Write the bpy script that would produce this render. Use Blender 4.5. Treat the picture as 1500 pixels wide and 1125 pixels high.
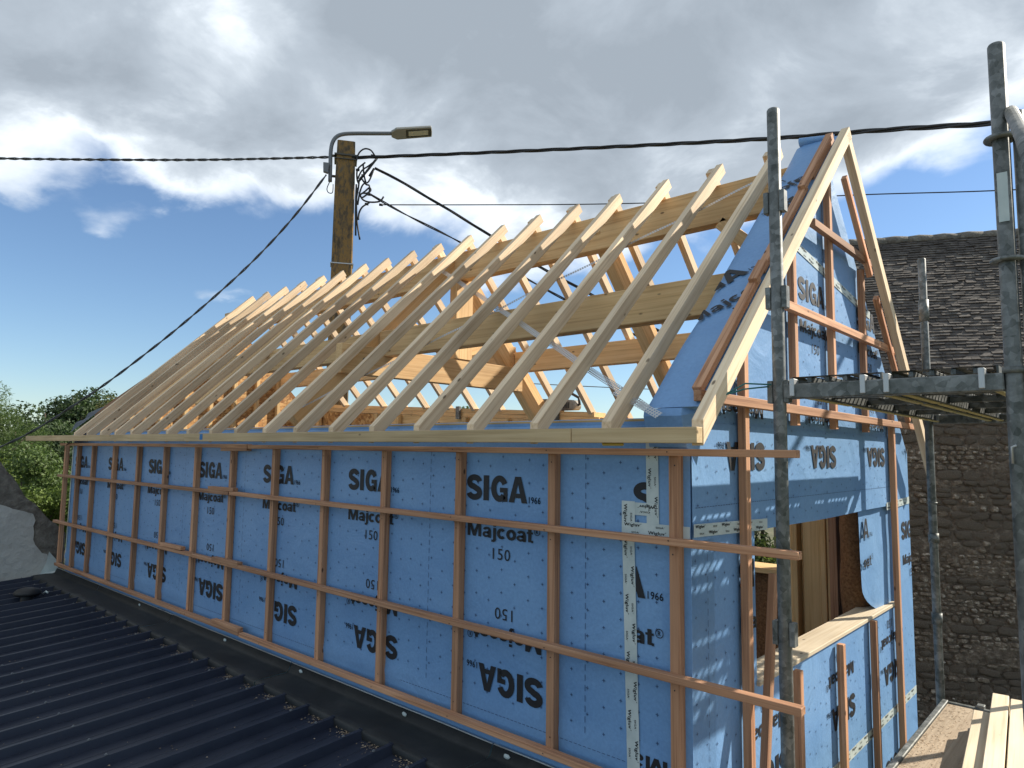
import bpy, bmesh, math, random
from mathutils import Vector, Matrix, noise
random.seed(7)
rad = math.radians
scene = bpy.context.scene
for o in list(bpy.data.objects): bpy.data.objects.remove(o)
COL = scene.collection
Z0 = 3.5                                   # eye height above the ground; all z below are measured from the eye

# ---------------------------------------------------------------- camera
F_PX, YAW, PITCH, ROLL = 1017.29, 0.7353728, 0.0950356, 0.0135231
CX, CY = 1.29449, -2.46
_f = Vector((-math.sin(YAW)*math.cos(PITCH), math.cos(YAW)*math.cos(PITCH), math.sin(PITCH)))
_r = Vector((math.cos(YAW), math.sin(YAW), 0)); _u = _r.cross(_f)
_c, _s = math.cos(ROLL), math.sin(ROLL)
_r2 = _c*_r + _s*_u; _u2 = -_s*_r + _c*_u
cam_d = bpy.data.cameras.new('camera'); cam = bpy.data.objects.new('camera', cam_d); COL.objects.link(cam)
cam.matrix_world = Matrix((( _r2.x, _u2.x, -_f.x, CX), (_r2.y, _u2.y, -_f.y, CY), (_r2.z, _u2.z, -_f.z, Z0), (0, 0, 0, 1)))
cam_d.sensor_width = 36; cam_d.lens = 36*F_PX/1500; cam_d.clip_end = 3000; cam_d.clip_start = 0.05
scene.camera = cam
def at(px, py, D):
    """point seen at a photo pixel, at horizontal distance D from the eye (z from the eye)"""
    d = (px-750)/F_PX*_r2 - (py-562.5)/F_PX*_u2 + _f
    k = D/math.hypot(d.x, d.y)
    return Vector((CX+d.x*k, CY+d.y*k, d.z*k))

# ---------------------------------------------------------------- light
SUN = Vector((0.411, 0.719, 0.560)).normalized()
SUN_EL = math.asin(SUN.z); SUN_ROT = math.atan2(SUN.x, SUN.y)
sun_d = bpy.data.lights.new('sun', 'SUN'); sun_d.energy = 4.4; sun_d.angle = rad(0.53); sun_d.color = (1, 0.92, 0.79)
sun = bpy.data.objects.new('sun', sun_d); COL.objects.link(sun)
sun.rotation_euler = SUN.to_track_quat('Z', 'Y').to_euler()
scene.view_settings.view_transform = 'Standard'; scene.view_settings.look = 'None'
scene.view_settings.exposure = 0.80; scene.view_settings.gamma = 1.0
scene.view_settings.use_curve_mapping = False

world = bpy.data.worlds.new('World'); scene.world = world; world.use_nodes = True
wt = world.node_tree; wt.nodes.clear()
def N(t, typ, **kw):
    n = t.nodes.new(typ)
    for k, v in kw.items():
        if k.startswith('i_'): n.inputs[k[2:].replace('_', ' ')].default_value = v
        else: setattr(n, k, v)
    return n
def math_node(t, op, a, b=None, clamp=False):
    n = N(t, 'ShaderNodeMath', operation=op, use_clamp=clamp)
    for i, v in enumerate((a, b)):
        if v is None: continue
        if isinstance(v, (int, float)): n.inputs[i].default_value = v
        else: t.links.new(v, n.inputs[i])
    return n.outputs[0]
def ramp(t, fac, stops, interp='LINEAR'):
    n = N(t, 'ShaderNodeValToRGB'); n.color_ramp.interpolation = interp
    el = n.color_ramp.elements
    while len(el) < len(stops): el.new(0.5)
    for e, (p, c) in zip(el, stops): e.position = p; e.color = (*c, 1) if len(c) == 3 else c
    t.links.new(fac, n.inputs[0]); return n.outputs[0]
def mixc(t, fac, a, b, mode='MIX'):
    n = N(t, 'ShaderNodeMix', data_type='RGBA', blend_type=mode)
    if isinstance(fac, (int, float)): n.inputs[0].default_value = fac
    else: t.links.new(fac, n.inputs[0])
    for i, v in ((6, a), (7, b)):
        if isinstance(v, tuple): n.inputs[i].default_value = (*v, 1)
        else: t.links.new(v, n.inputs[i])
    return n.outputs[2]
SKY_STRENGTH = 0.15
sky = N(wt, 'ShaderNodeTexSky', sky_type='NISHITA', sun_disc=False, sun_elevation=SUN_EL, sun_rotation=SUN_ROT, air_density=1.0, dust_density=0.15, ozone_density=2.2)
tc = N(wt, 'ShaderNodeTexCoord')
sep = N(wt, 'ShaderNodeSeparateXYZ'); wt.links.new(tc.outputs['Generated'], sep.inputs[0])
zc = math_node(wt, 'MAXIMUM', sep.outputs[2], 0.0)
den = math_node(wt, 'ADD', zc, 0.30)
ux = math_node(wt, 'DIVIDE', sep.outputs[0], den); uy = math_node(wt, 'DIVIDE', sep.outputs[1], den)
cmb = N(wt, 'ShaderNodeCombineXYZ'); wt.links.new(ux, cmb.inputs[0]); wt.links.new(uy, cmb.inputs[1])
mp = N(wt, 'ShaderNodeMapping'); mp.inputs['Location'].default_value = (20.3, 2.8, 0.0); wt.links.new(cmb.outputs[0], mp.inputs[0])
n1 = N(wt, 'ShaderNodeTexNoise', i_Scale=1.05, i_Detail=8.0, i_Roughness=0.52, i_Distortion=0.1); wt.links.new(mp.outputs[0], n1.inputs['Vector'])
n2 = N(wt, 'ShaderNodeTexNoise', i_Scale=3.6, i_Detail=7.0, i_Roughness=0.58, i_Distortion=0.35); wt.links.new(mp.outputs[0], n2.inputs['Vector'])
# the cloud bank stands over the sky and thins out towards the horizon
lift = N(wt, 'ShaderNodeMapRange', interpolation_type='SMOOTHSTEP'); lift.inputs['From Min'].default_value = 0.20; lift.inputs['From Max'].default_value = 0.46
lift.inputs['To Min'].default_value = -0.16; lift.inputs['To Max'].default_value = 0.34; wt.links.new(sep.outputs[2], lift.inputs['Value'])
wv = N(wt, 'ShaderNodeVectorMath', operation='MULTIPLY_ADD'); wt.links.new(n2.outputs['Color'], wv.inputs[0]); wv.inputs[1].default_value = (0.22, 0.22, 0.0); wt.links.new(mp.outputs[0], wv.inputs[2])
vo1 = N(wt, 'ShaderNodeTexVoronoi', feature='F1', i_Scale=5.0); wt.links.new(wv.outputs[0], vo1.inputs['Vector'])
puffs = math_node(wt, 'MULTIPLY', math_node(wt, 'SUBTRACT', 0.42, vo1.outputs['Distance']), 0.17)
den1 = math_node(wt, 'ADD', math_node(wt, 'ADD', math_node(wt, 'ADD', n1.outputs[0], math_node(wt, 'MULTIPLY', math_node(wt, 'SUBTRACT', n2.outputs[0], 0.5), 0.26)), puffs), lift.outputs[0])
cov = N(wt, 'ShaderNodeMapRange', interpolation_type='SMOOTHSTEP'); cov.inputs['From Min'].default_value = 0.47; cov.inputs['From Max'].default_value = 0.60; wt.links.new(den1, cov.inputs['Value'])
den2 = math_node(wt, 'ADD', den1, math_node(wt, 'MULTIPLY', math_node(wt, 'SUBTRACT', n2.outputs[0], 0.5), 0.70))
CL = 1.0/SKY_STRENGTH
def g(v, t=(1, 1, 1)): return tuple(v*k*CL for k in t)
ccol = ramp(wt, den2, [(0.46, (0.92, 0.95, 0.98)), (0.57, (0.84, 0.87, 0.90)), (0.66, (0.58, 0.62, 0.66)), (0.77, (0.42, 0.46, 0.505)), (0.95, (0.32, 0.355, 0.395))])
cscale = mixc(wt, 1.0, ccol, g(0.74, (0.96, 1.0, 1.04)), 'MULTIPLY')
skyt = mixc(wt, 1.0, sky.outputs[0], (0.45, 0.50, 0.555), 'MULTIPLY')
wcol = mixc(wt, cov.outputs[0], skyt, cscale)
bg = N(wt, 'ShaderNodeBackground'); bg.inputs[1].default_value = SKY_STRENGTH; wt.links.new(wcol, bg.inputs[0])
wo = N(wt, 'ShaderNodeOutputWorld'); wt.links.new(bg.outputs[0], wo.inputs[0])

# ---------------------------------------------------------------- materials
MATS = {}
def base_mat(name):
    m = bpy.data.materials.new(name); m.use_nodes = True; MATS[name] = m
    return m, m.node_tree, m.node_tree.nodes['Principled BSDF']
def coords(t, obj_random=True, scale=(1, 1, 1)):
    tcn = N(t, 'ShaderNodeTexCoord'); mpn = N(t, 'ShaderNodeMapping'); mpn.inputs['Scale'].default_value = scale
    t.links.new(tcn.outputs['Object'], mpn.inputs[0])
    if obj_random:
        oi = N(t, 'ShaderNodeObjectInfo'); v = N(t, 'ShaderNodeVectorMath', operation='SCALE'); v.inputs[0].default_value = (37.0, 91.0, 53.0)
        t.links.new(oi.outputs['Random'], v.inputs['Scale']); a = N(t, 'ShaderNodeVectorMath', operation='ADD')
        t.links.new(mpn.outputs[0], a.inputs[0]); t.links.new(v.outputs[0], a.inputs[1]); return a.outputs[0], oi.outputs['Random']
    return mpn.outputs[0], None
def bump(t, bs, h, strength=0.3, dist=0.004):
    b = N(t, 'ShaderNodeBump', i_Strength=strength, i_Distance=dist); t.links.new(h, b.inputs['Height']); t.links.new(b.outputs[0], bs.inputs['Normal'])
def wood(name, light, mid, dark, knot=True, rough=0.75, var=0.16):
    m, t, bs = base_mat(name)
    v, rnd = coords(t, True, (0.9, 40, 40))
    n = N(t, 'ShaderNodeTexNoise', i_Scale=1.6, i_Detail=6.0, i_Roughness=0.62, i_Distortion=0.5); t.links.new(v, n.inputs['Vector'])
    c = ramp(t, n.outputs[0], [(0.32, dark), (0.48, mid), (0.66, light)])
    v3, _ = coords(t, True, (1.5, 3, 3))
    n3 = N(t, 'ShaderNodeTexNoise', i_Scale=1.0, i_Detail=3.0); t.links.new(v3, n3.inputs['Vector'])
    c = mixc(t, 1.0, c, ramp(t, n3.outputs[0], [(0.3, (0.78, 0.76, 0.74)), (0.7, (1.08, 1.07, 1.05))]), 'MULTIPLY')
    if knot:
        v2, _ = coords(t, True, (4.2, 9, 9))
        vo = N(t, 'ShaderNodeTexVoronoi', i_Scale=1.15); t.links.new(v2, vo.inputs['Vector'])
        k = ramp(t, vo.outputs['Distance'], [(0.0, (1, 1, 1)), (0.045, (1, 1, 1)), (0.09, (0, 0, 0))])
        c = mixc(t, k, c, tuple(q*0.38 for q in dark))
    br = N(t, 'ShaderNodeMapRange'); br.inputs['To Min'].default_value = 1-var; br.inputs['To Max'].default_value = 1+var*0.6; t.links.new(rnd, br.inputs['Value'])
    c = mixc(t, 1.0, c, br.outputs[0], 'MULTIPLY') if False else c
    vm = N(t, 'ShaderNodeVectorMath', operation='SCALE'); t.links.new(c, vm.inputs[0]); t.links.new(br.outputs[0], vm.inputs['Scale'])
    t.links.new(vm.outputs[0], bs.inputs['Base Color']); bs.inputs['Roughness'].default_value = rough
    bump(t, bs, n.outputs[0], 0.35, 0.002)
    return m
def noisy(name, stops, scale=4.0, detail=8.0, rough=0.8, metallic=0.0, bstr=0.4, bdist=0.01, stretch=(1, 1, 1), rndobj=True, spec=None):
    m, t, bs = base_mat(name)
    v, _ = coords(t, rndobj, stretch)
    n = N(t, 'ShaderNodeTexNoise', i_Scale=scale, i_Detail=detail, i_Roughness=0.65); t.links.new(v, n.inputs['Vector'])
    t.links.new(ramp(t, n.outputs[0], stops), bs.inputs['Base Color'])
    bs.inputs['Roughness'].default_value = rough; bs.inputs['Metallic'].default_value = metallic
    if spec is not None: bs.inputs['Specular IOR Level'].default_value = spec
    bump(t, bs, n.outputs[0], bstr, bdist); return m
def plain(name, col, rough=0.6, metallic=0.0):
    m, t, bs = base_mat(name); bs.inputs['Base Color'].default_value = (*col, 1); bs.inputs['Roughness'].default_value = rough; bs.inputs['Metallic'].default_value = metallic
    return m
wood('pine', (0.82, 0.655, 0.46), (0.75, 0.575, 0.385), (0.58, 0.41, 0.25), var=0.22)
wood('fascia_wood', (0.66, 0.50, 0.29), (0.59, 0.43, 0.235), (0.46, 0.325, 0.165))
wood('beam_wood', (0.83, 0.57, 0.29), (0.76, 0.49, 0.23), (0.60, 0.36, 0.155))
wood('stud_wood', (0.80, 0.56, 0.28), (0.72, 0.48, 0.22), (0.58, 0.36, 0.145))
wood('douglas', (0.64, 0.36, 0.21), (0.53, 0.275, 0.15), (0.30, 0.135, 0.068), var=0.34)
wood('grey_ply', (0.44, 0.35, 0.25), (0.38, 0.295, 0.205), (0.30, 0.225, 0.15), knot=False)
wood('deck_batten', (0.74, 0.64, 0.48), (0.69, 0.58, 0.42), (0.60, 0.48, 0.32))
def osb(name):
    m, t, bs = base_mat(name); v, _ = coords(t, True, (1, 2.2, 1))
    vo = N(t, 'ShaderNodeTexVoronoi', i_Scale=26.0, feature='F1'); t.links.new(v, vo.inputs['Vector'])
    sp = N(t, 'ShaderNodeSeparateColor'); t.links.new(vo.outputs['Color'], sp.inputs[0])
    t.links.new(ramp(t, sp.outputs[0], [(0.0, (0.24, 0.11, 0.035)), (0.5, (0.42, 0.22, 0.075)), (1.0, (0.58, 0.36, 0.15))]), bs.inputs['Base Color']); bs.inputs['Roughness'].default_value = 0.7
    bump(t, bs, sp.outputs[1], 0.4, 0.002)
osb('osb')
noisy('wood_fibre', [(0.3, (0.10, 0.045, 0.018)), (0.5, (0.21, 0.10, 0.04)), (0.7, (0.30, 0.16, 0.07))], 60, 6, 0.95, bstr=1.0, bdist=0.006)
def membrane(name):
    m, t, bs = base_mat(name); v, _ = coords(t, False)
    n = N(t, 'ShaderNodeTexNoise', i_Scale=2.2, i_Detail=5.0); t.links.new(v, n.inputs['Vector'])
    n2 = N(t, 'ShaderNodeTexNoise', i_Scale=70.0, i_Detail=4.0); t.links.new(v, n2.inputs['Vector'])
    c = ramp(t, n.outputs[0], [(0.3, (0.150, 0.300, 0.545)), (0.7, (0.190, 0.355, 0.600))])
    c = mixc(t, 1.0, c, ramp(t, n2.outputs[0], [(0.3, (0.92, 0.93, 0.94)), (0.7, (1.05, 1.05, 1.04))]), 'MULTIPLY')
    t.links.new(c, bs.inputs['Base Color']); bs.inputs['Roughness'].default_value = 0.48; bs.inputs['Specular IOR Level'].default_value = 0.45
    n3 = N(t, 'ShaderNodeTexNoise', i_Scale=3.4, i_Detail=4.0, i_Distortion=1.1); t.links.new(v, n3.inputs['Vector'])
    a = math_node(t, 'ADD', math_node(t, 'MULTIPLY', n3.outputs[0], 1.0), math_node(t, 'MULTIPLY', n2.outputs[0], 0.06))
    bump(t, bs, a, 0.55, 0.020)
membrane('membrane')
plain('print_ink', (0.011, 0.011, 0.014), 0.6)
plain('mark_ink', (0.035, 0.075, 0.17), 0.6)
noisy('tape', [(0.3, (0.46, 0.53, 0.52)), (0.7, (0.60, 0.66, 0.64))], 9, 4, 0.4, bstr=0.3, bdist=0.004)
def galv(name, dark=1.0):
    m, t, bs = base_mat(name); v, _ = coords(t, True)
    vo = N(t, 'ShaderNodeTexVoronoi', i_Scale=45.0); t.links.new(v, vo.inputs['Vector'])
    n = N(t, 'ShaderNodeTexNoise', i_Scale=11.0, i_Detail=7.0, i_Roughness=0.7); t.links.new(v, n.inputs['Vector'])
    sp = N(t, 'ShaderNodeSeparateColor'); t.links.new(vo.outputs['Color'], sp.inputs[0])
    a = math_node(t, 'ADD', math_node(t, 'MULTIPLY', sp.outputs[0], 0.22), math_node(t, 'MULTIPLY', n.outputs[0], 0.8))
    c = ramp(t, a, [(0.32, tuple(dark*q for q in (0.085, 0.095, 0.085))), (0.52, tuple(dark*q for q in (0.20, 0.21, 0.20))), (0.68, tuple(dark*q for q in (0.34, 0.35, 0.34)))])
    t.links.new(c, bs.inputs['Base Color']); bs.inputs['Metallic'].default_value = 0.35; bs.inputs['Roughness'].default_value = 0.5
    bump(t, bs, n.outputs[0], 0.2, 0.003)
galv('galvanised', 0.72); galv('deck_steel', 0.6)
plain('bright_steel', (0.50, 0.51, 0.51), 0.45, 0.6)
plain('slot_sun_tint', (0.50, 0.42, 0.20), 0.7)  # sunlight showing in the plank's edge slots, put into a plain colour
plain('rope_green', (0.03, 0.16, 0.15), 0.8)
def roofmetal():
    m, t, bs = base_mat('roof_metal'); v, _ = coords(t, False)
    n = N(t, 'ShaderNodeTexNoise', i_Scale=3.0, i_Detail=8.0, i_Roughness=0.7); t.links.new(v, n.inputs['Vector'])
    n2 = N(t, 'ShaderNodeTexNoise', i_Scale=55.0, i_Detail=5.0, i_Roughness=0.7); t.links.new(v, n2.inputs['Vector'])
    c = ramp(t, n.outputs[0], [(0.3, (0.015, 0.020, 0.036)), (0.7, (0.030, 0.037, 0.058))])
    dust = ramp(t, n2.outputs[0], [(0.60, (0, 0, 0)), (0.74, (0.5, 0.5, 0.5))])
    c = mixc(t, dust, c, (0.055, 0.055, 0.055))
    t.links.new(c, bs.inputs['Base Color']); bs.inputs['Specular IOR Level'].default_value = 0.35
    r = ramp(t, n.outputs[0], [(0.3, (0.36, 0.36, 0.36)), (0.7, (0.58, 0.58, 0.58))]); t.links.new(r, bs.inputs['Roughness'])
    bump(t, bs, n2.outputs[0], 0.12, 0.002)
roofmetal()
noisy('flashing_metal', [(0.3, (0.012, 0.014, 0.015)), (0.55, (0.022, 0.024, 0.024)), (0.8, (0.05, 0.05, 0.046))], 5, 8, 0.55, bstr=0.3, bdist=0.01, spec=0.35)
plain('rubber_black', (0.012, 0.012, 0.013), 0.55)
plain('cable_black', (0.018, 0.018, 0.02), 0.6)
plain('cable_grey', (0.075, 0.075, 0.08), 0.6)
noisy('pole_concrete', [(0.28, (0.035, 0.028, 0.020)), (0.45, (0.12, 0.09, 0.055)), (0.56, (0.26, 0.155, 0.05)), (0.68, (0.13, 0.105, 0.07)), (0.82, (0.26, 0.23, 0.18))], 14, 11, 0.95, bstr=0.6, bdist=0.02, stretch=(1, 1, 0.4))
plain('lamp_grey', (0.17, 0.18, 0.19), 0.45, 0.2); plain('lamp_body', (0.30, 0.29, 0.25), 0.5); plain('lamp_glass', (0.55, 0.52, 0.40), 0.25); plain('lamp_dark', (0.07, 0.065, 0.05), 0.4)
noisy('stone', [(0.25, (0.06, 0.046, 0.034)), (0.45, (0.15, 0.118, 0.088)), (0.56, (0.23, 0.19, 0.145)), (0.68, (0.55, 0.50, 0.43))], 22, 9, 0.95, bstr=0.9, bdist=0.03)
noisy('mortar', [(0.25, (0.06, 0.046, 0.034)), (0.5, (0.145, 0.115, 0.088)), (0.66, (0.25, 0.21, 0.165)), (0.85, (0.50, 0.46, 0.40))], 18, 9, 0.97, bstr=1.0, bdist=0.05)
noisy('slate', [(0.25, (0.03, 0.026, 0.023)), (0.5, (0.075, 0.064, 0.056)), (0.64, (0.13, 0.115, 0.10)), (0.78, (0.42, 0.40, 0.36))], 7, 8, 0.9, bstr=0.5, bdist=0.01)
noisy('render', [(0.25, (0.42, 0.42, 0.39)), (0.5, (0.53, 0.53, 0.50)), (0.8, (0.62, 0.62, 0.58))], 3.5, 12, 0.95, bstr=1.0, bdist=0.05)
noisy('roughcast', [(0.25, (0.09, 0.08, 0.07)), (0.5, (0.19, 0.175, 0.15)), (0.75, (0.33, 0.31, 0.27))], 13, 9, 0.97, bstr=1.0, bdist=0.05)
noisy('soil', [(0.3, (0.06, 0.07, 0.03)), (0.55, (0.10, 0.10, 0.05)), (0.75, (0.17, 0.15, 0.10))], 0.6, 10, 0.98, bstr=0.8, bdist=0.1)
noisy('bark', [(0.3, (0.035, 0.026, 0.018)), (0.7, (0.11, 0.085, 0.06))], 12, 6, 0.95, bstr=0.8, bdist=0.03, stretch=(1, 1, 0.3))
def leaf(name, a, b):
    m, t, bs = base_mat(name); geo = N(t, 'ShaderNodeNewGeometry')
    t.links.new(ramp(t, geo.outputs['Random Per Island'], [(0.0, a), (1.0, b)]), bs.inputs['Base Color']); bs.inputs['Roughness'].default_value = 0.6
    tr = N(t, 'ShaderNodeBsdfTranslucent'); t.links.new(ramp(t, geo.outputs['Random Per Island'], [(0.0, tuple(1.2*q for q in a)), (1.0, tuple(1.2*q for q in b))]), tr.inputs[0])
    mx = N(t, 'ShaderNodeMixShader', i_Fac=0.35); t.links.new(bs.outputs[0], mx.inputs[1]); t.links.new(tr.outputs[0], mx.inputs[2])
    t.links.new(mx.outputs[0], t.nodes['Material Output'].inputs['Surface'])
leaf('leaf_dark', (0.020, 0.042, 0.013), (0.060, 0.100, 0.026)); leaf('leaf_mid', (0.045, 0.085, 0.018), (0.110, 0.165, 0.038)); leaf('leaf_light', (0.085, 0.14, 0.022), (0.185, 0.25, 0.05)); leaf('leaf_olive', (0.075, 0.09, 0.025), (0.17, 0.16, 0.05))
noisy('saw_body', [(0.3, (0.20, 0.18, 0.15)), (0.7, (0.36, 0.33, 0.28))], 20, 5, 0.6); plain('saw_red', (0.25, 0.035, 0.02), 0.5); plain('saw_black', (0.02, 0.02, 0.02), 0.5); plain('saw_bar', (0.13, 0.105, 0.08), 0.6)
plain('spray_blue', (0.02, 0.17, 0.42), 0.7); plain('foam_yellow', (0.55, 0.40, 0.08), 0.8)

# ---------------------------------------------------------------- helpers
WM = {}
def raise_z(M):
    M = M.copy(); M.translation = M.translation + Vector((0, 0, Z0)); return M
def put(name, me, mat, parent=None, M=None, kind=None, label=None, cat=None, group=None):
    if mat is not None and not me.materials: me.materials.append(MATS[mat])
    o = bpy.data.objects.new(name, me); COL.objects.link(o)
    W = raise_z(M if M is not None else Matrix())
    WM[o] = W
    if parent is not None:
        o.parent = parent; o.matrix_local = WM[parent].inverted() @ W
    else: o.matrix_world = W
    if kind: o['kind'] = kind
    if label: o['label'] = label
    if cat: o['category'] = cat
    if group: o['group'] = group
    return o
def thing(name, label, cat, loc, group=None):
    o = bpy.data.objects.new(name, None); COL.objects.link(o); o.empty_display_size = 0.2
    W = raise_z(Matrix.Translation(Vector(loc))); WM[o] = W; o.matrix_world = W
    o['label'] = label; o['category'] = cat
    if group: o['group'] = group
    return o
def mesh_bm(name, bm, smooth=False):
    me = bpy.data.meshes.new(name); bm.normal_update(); bm.to_mesh(me); bm.free()
    if smooth:
        for p in me.polygons: p.use_smooth = True
    return me
def mesh_pd(name, v, f, smooth=False):
    me = bpy.data.meshes.new(name); me.from_pydata([tuple(q) for q in v], [], f); me.update()
    if smooth:
        for p in me.polygons: p.use_smooth = True
    return me
def frame(O, U, V):
    U = Vector(U).normalized(); V = Vector(V); V = (V - U*V.dot(U)).normalized(); W = U.cross(V); O = Vector(O)
    return Matrix(((U.x, V.x, W.x, O.x), (U.y, V.y, W.y, O.y), (U.z, V.z, W.z, O.z), (0, 0, 0, 1)))
def prism_bm(poly, w0, w1, bev=0.0, bm=None):
    bm = bm or bmesh.new()
    a = [bm.verts.new((u, v, w0)) for u, v in poly]; b = [bm.verts.new((u, v, w1)) for u, v in poly]
    fs = [bm.faces.new(list(reversed(a))), bm.faces.new(b)]
    n = len(poly)
    for i in range(n): fs.append(bm.faces.new((a[i], a[(i+1) % n], b[(i+1) % n], b[i])))
    bmesh.ops.recalc_face_normals(bm, faces=fs)
    if bev: bmesh.ops.bevel(bm, geom=list({e for f in fs for e in f.edges}), offset=bev, segments=1, affect='EDGES')
    return bm
def prism(name, poly, w0, w1, M, mat, parent=None, bev=0.0015, **kw):
    return put(name, mesh_bm(name, prism_bm(poly, w0, w1, bev)), mat, parent, M, **kw)
def beam(name, p0, p1, w, h, mat, parent=None, up=(0, 0, 1), bev=0.002, **kw):
    """bar from p0 to p1: h along up, w across, centred on the line"""
    p0, p1 = Vector(p0), Vector(p1); L = (p1-p0).length
    return prism(name, [(0, -h/2), (L, -h/2), (L, h/2), (0, h/2)], -w/2, w/2, frame(p0, p1-p0, up), mat, parent, bev, **kw)
def box(name, x0, x1, y0, y1, z0, z1, mat, parent=None, axis='x', bev=0.002, **kw):
    c = Vector(((x0+x1)/2, (y0+y1)/2, (z0+z1)/2)); d = (x1-x0, y1-y0, z1-z0)
    if axis == 'x': return beam(name, (x0, c.y, c.z), (x1, c.y, c.z), d[1], d[2], mat, parent, (0, 0, 1), bev, **kw)
    if axis == 'y': return beam(name, (c.x, y0, c.z), (c.x, y1, c.z), d[0], d[2], mat, parent, (0, 0, 1), bev, **kw)
    return beam(name, (c.x, c.y, z0), (c.x, c.y, z1), d[0], d[1], mat, parent, (0, 1, 0), bev, **kw)
def tube_vf(pts, r, n=8, caps=True):
    pts = [Vector(p) for p in pts]; v = []; f = []
    ref = None
    for i, p in enumerate(pts):
        d = (pts[min(i+1, len(pts)-1)] - pts[max(i-1, 0)]).normalized()
        if ref is None: ref = d.orthogonal().normalized()
        a = (ref - d*ref.dot(d)).normalized(); ref = a; b = d.cross(a)
        rr = r[i] if isinstance(r, (list, tuple)) else r
        for k in range(n):
            t = 2*math.pi*k/n; v.append(p + a*(rr*math.cos(t)) + b*(rr*math.sin(t)))
    for i in range(len(pts)-1):
        for k in range(n):
            f.append((i*n+k, i*n+(k+1) % n, (i+1)*n+(k+1) % n, (i+1)*n+k))
    if caps: f.append(tuple(reversed(range(n)))); f.append(tuple((len(pts)-1)*n+k for k in range(n)))
    return v, f
def merge(parts):
    V, Fc = [], []
    for v, f in parts:
        o = len(V); V += v; Fc += [tuple(i+o for i in q) for q in f]
    return V, Fc
def tube(name, pts, r, mat, parent=None, n=12, **kw):
    pts = [Vector(p) for p in pts]; o = pts[0]
    v, f = tube_vf([p-o for p in pts], r, n)
    me = mesh_pd(name, v, f, True)
    for p in me.polygons[-2:]: p.use_smooth = False
    return put(name, me, mat, parent, Matrix.Translation(o), **kw)

def lathe(prof, n=24):
    v, f = [], []
    for r, z in prof:
        for k in range(n): v.append(Vector((r*math.cos(2*math.pi*k/n), r*math.sin(2*math.pi*k/n), z)))
    for j in range(len(prof)-1):
        for k in range(n): f.append((j*n+k, j*n+(k+1) % n, (j+1)*n+(k+1) % n, (j+1)*n+k))
    return v, f
# lettering -----------------------------------------------------------
_TX = {}
def text_geo(s, bold):
    key = (s, bold)
    if key not in _TX:
        cu = bpy.data.curves.new('lettering', 'FONT'); cu.body = s; cu.size = 1; cu.offset = bold; cu.resolution_u = 3; cu.space_character = 1.10; cu.fill_mode = 'FRONT'
        o = bpy.data.objects.new('lettering', cu); COL.objects.link(o)
        me = o.to_mesh(); v = [tuple(q.co) for q in me.vertices]; f = [tuple(p.vertices) for p in me.polygons]
        o.to_mesh_clear(); bpy.data.objects.remove(o); bpy.data.curves.remove(cu)
        _TX[key] = (v, f)
    return _TX[key]
def text_fit(s, bold, x0, x1, y0, y1):
    v0, f0 = text_geo(s, 0.0)
    sh = [(0, 0)] if bold <= 0 else [(k*bold/2, j*bold/3) for k in (-2, -1, 0, 1, 2) for j in ((-1, 1) if abs(k) < 2 else (0,))]
    v, f = [], []
    for dx, dy in sh:
        o = len(v); v += [(q[0]+dx, q[1]+dy, 0) for q in v0]; f += [tuple(i+o for i in q) for q in f0]
    xs = [q[0] for q in v]; ys = [q[1] for q in v]
    ax, bx, ay, by = min(xs), max(xs), min(ys), max(ys)
    return [Vector((x0+(q[0]-ax)/(bx-ax)*(x1-x0), y0+(q[1]-ay)/(by-ay)*(y1-y0), 0)) for q in v], list(f)
def stroke(pts, w, close=False):
    """flat thick polyline with mitred joints"""
    n = len(pts); L, Rr = [], []
    P = [Vector((x, y)) for x, y in pts]
    for i in range(n):
        a = P[i]-P[i-1] if i else P[1]-P[0]; b = P[i+1]-P[i] if i < n-1 else a
        a = a.normalized(); b = b.normalized(); na = Vector((-a.y, a.x)); nb = Vector((-b.y, b.x)); m = na+nb
        m = m/max(0.35, m.length_squared/2) if m.length > 1e-6 else na
        m = m*0.5*w*(1.0)
        L.append(P[i]+m); Rr.append(P[i]-m)
    v = [Vector((q.x, q.y, 0)) for q in L+Rr]
    return v, [(i, i+1, n+i+1, n+i) for i in range(n-1)]
def arc(cx, cy, rx, ry, a0, a1, n=12):
    return [(cx+rx*math.cos(rad(a0+(a1-a0)*i/n)), cy+ry*math.sin(rad(a0+(a1-a0)*i/n))) for i in range(n+1)]
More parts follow.
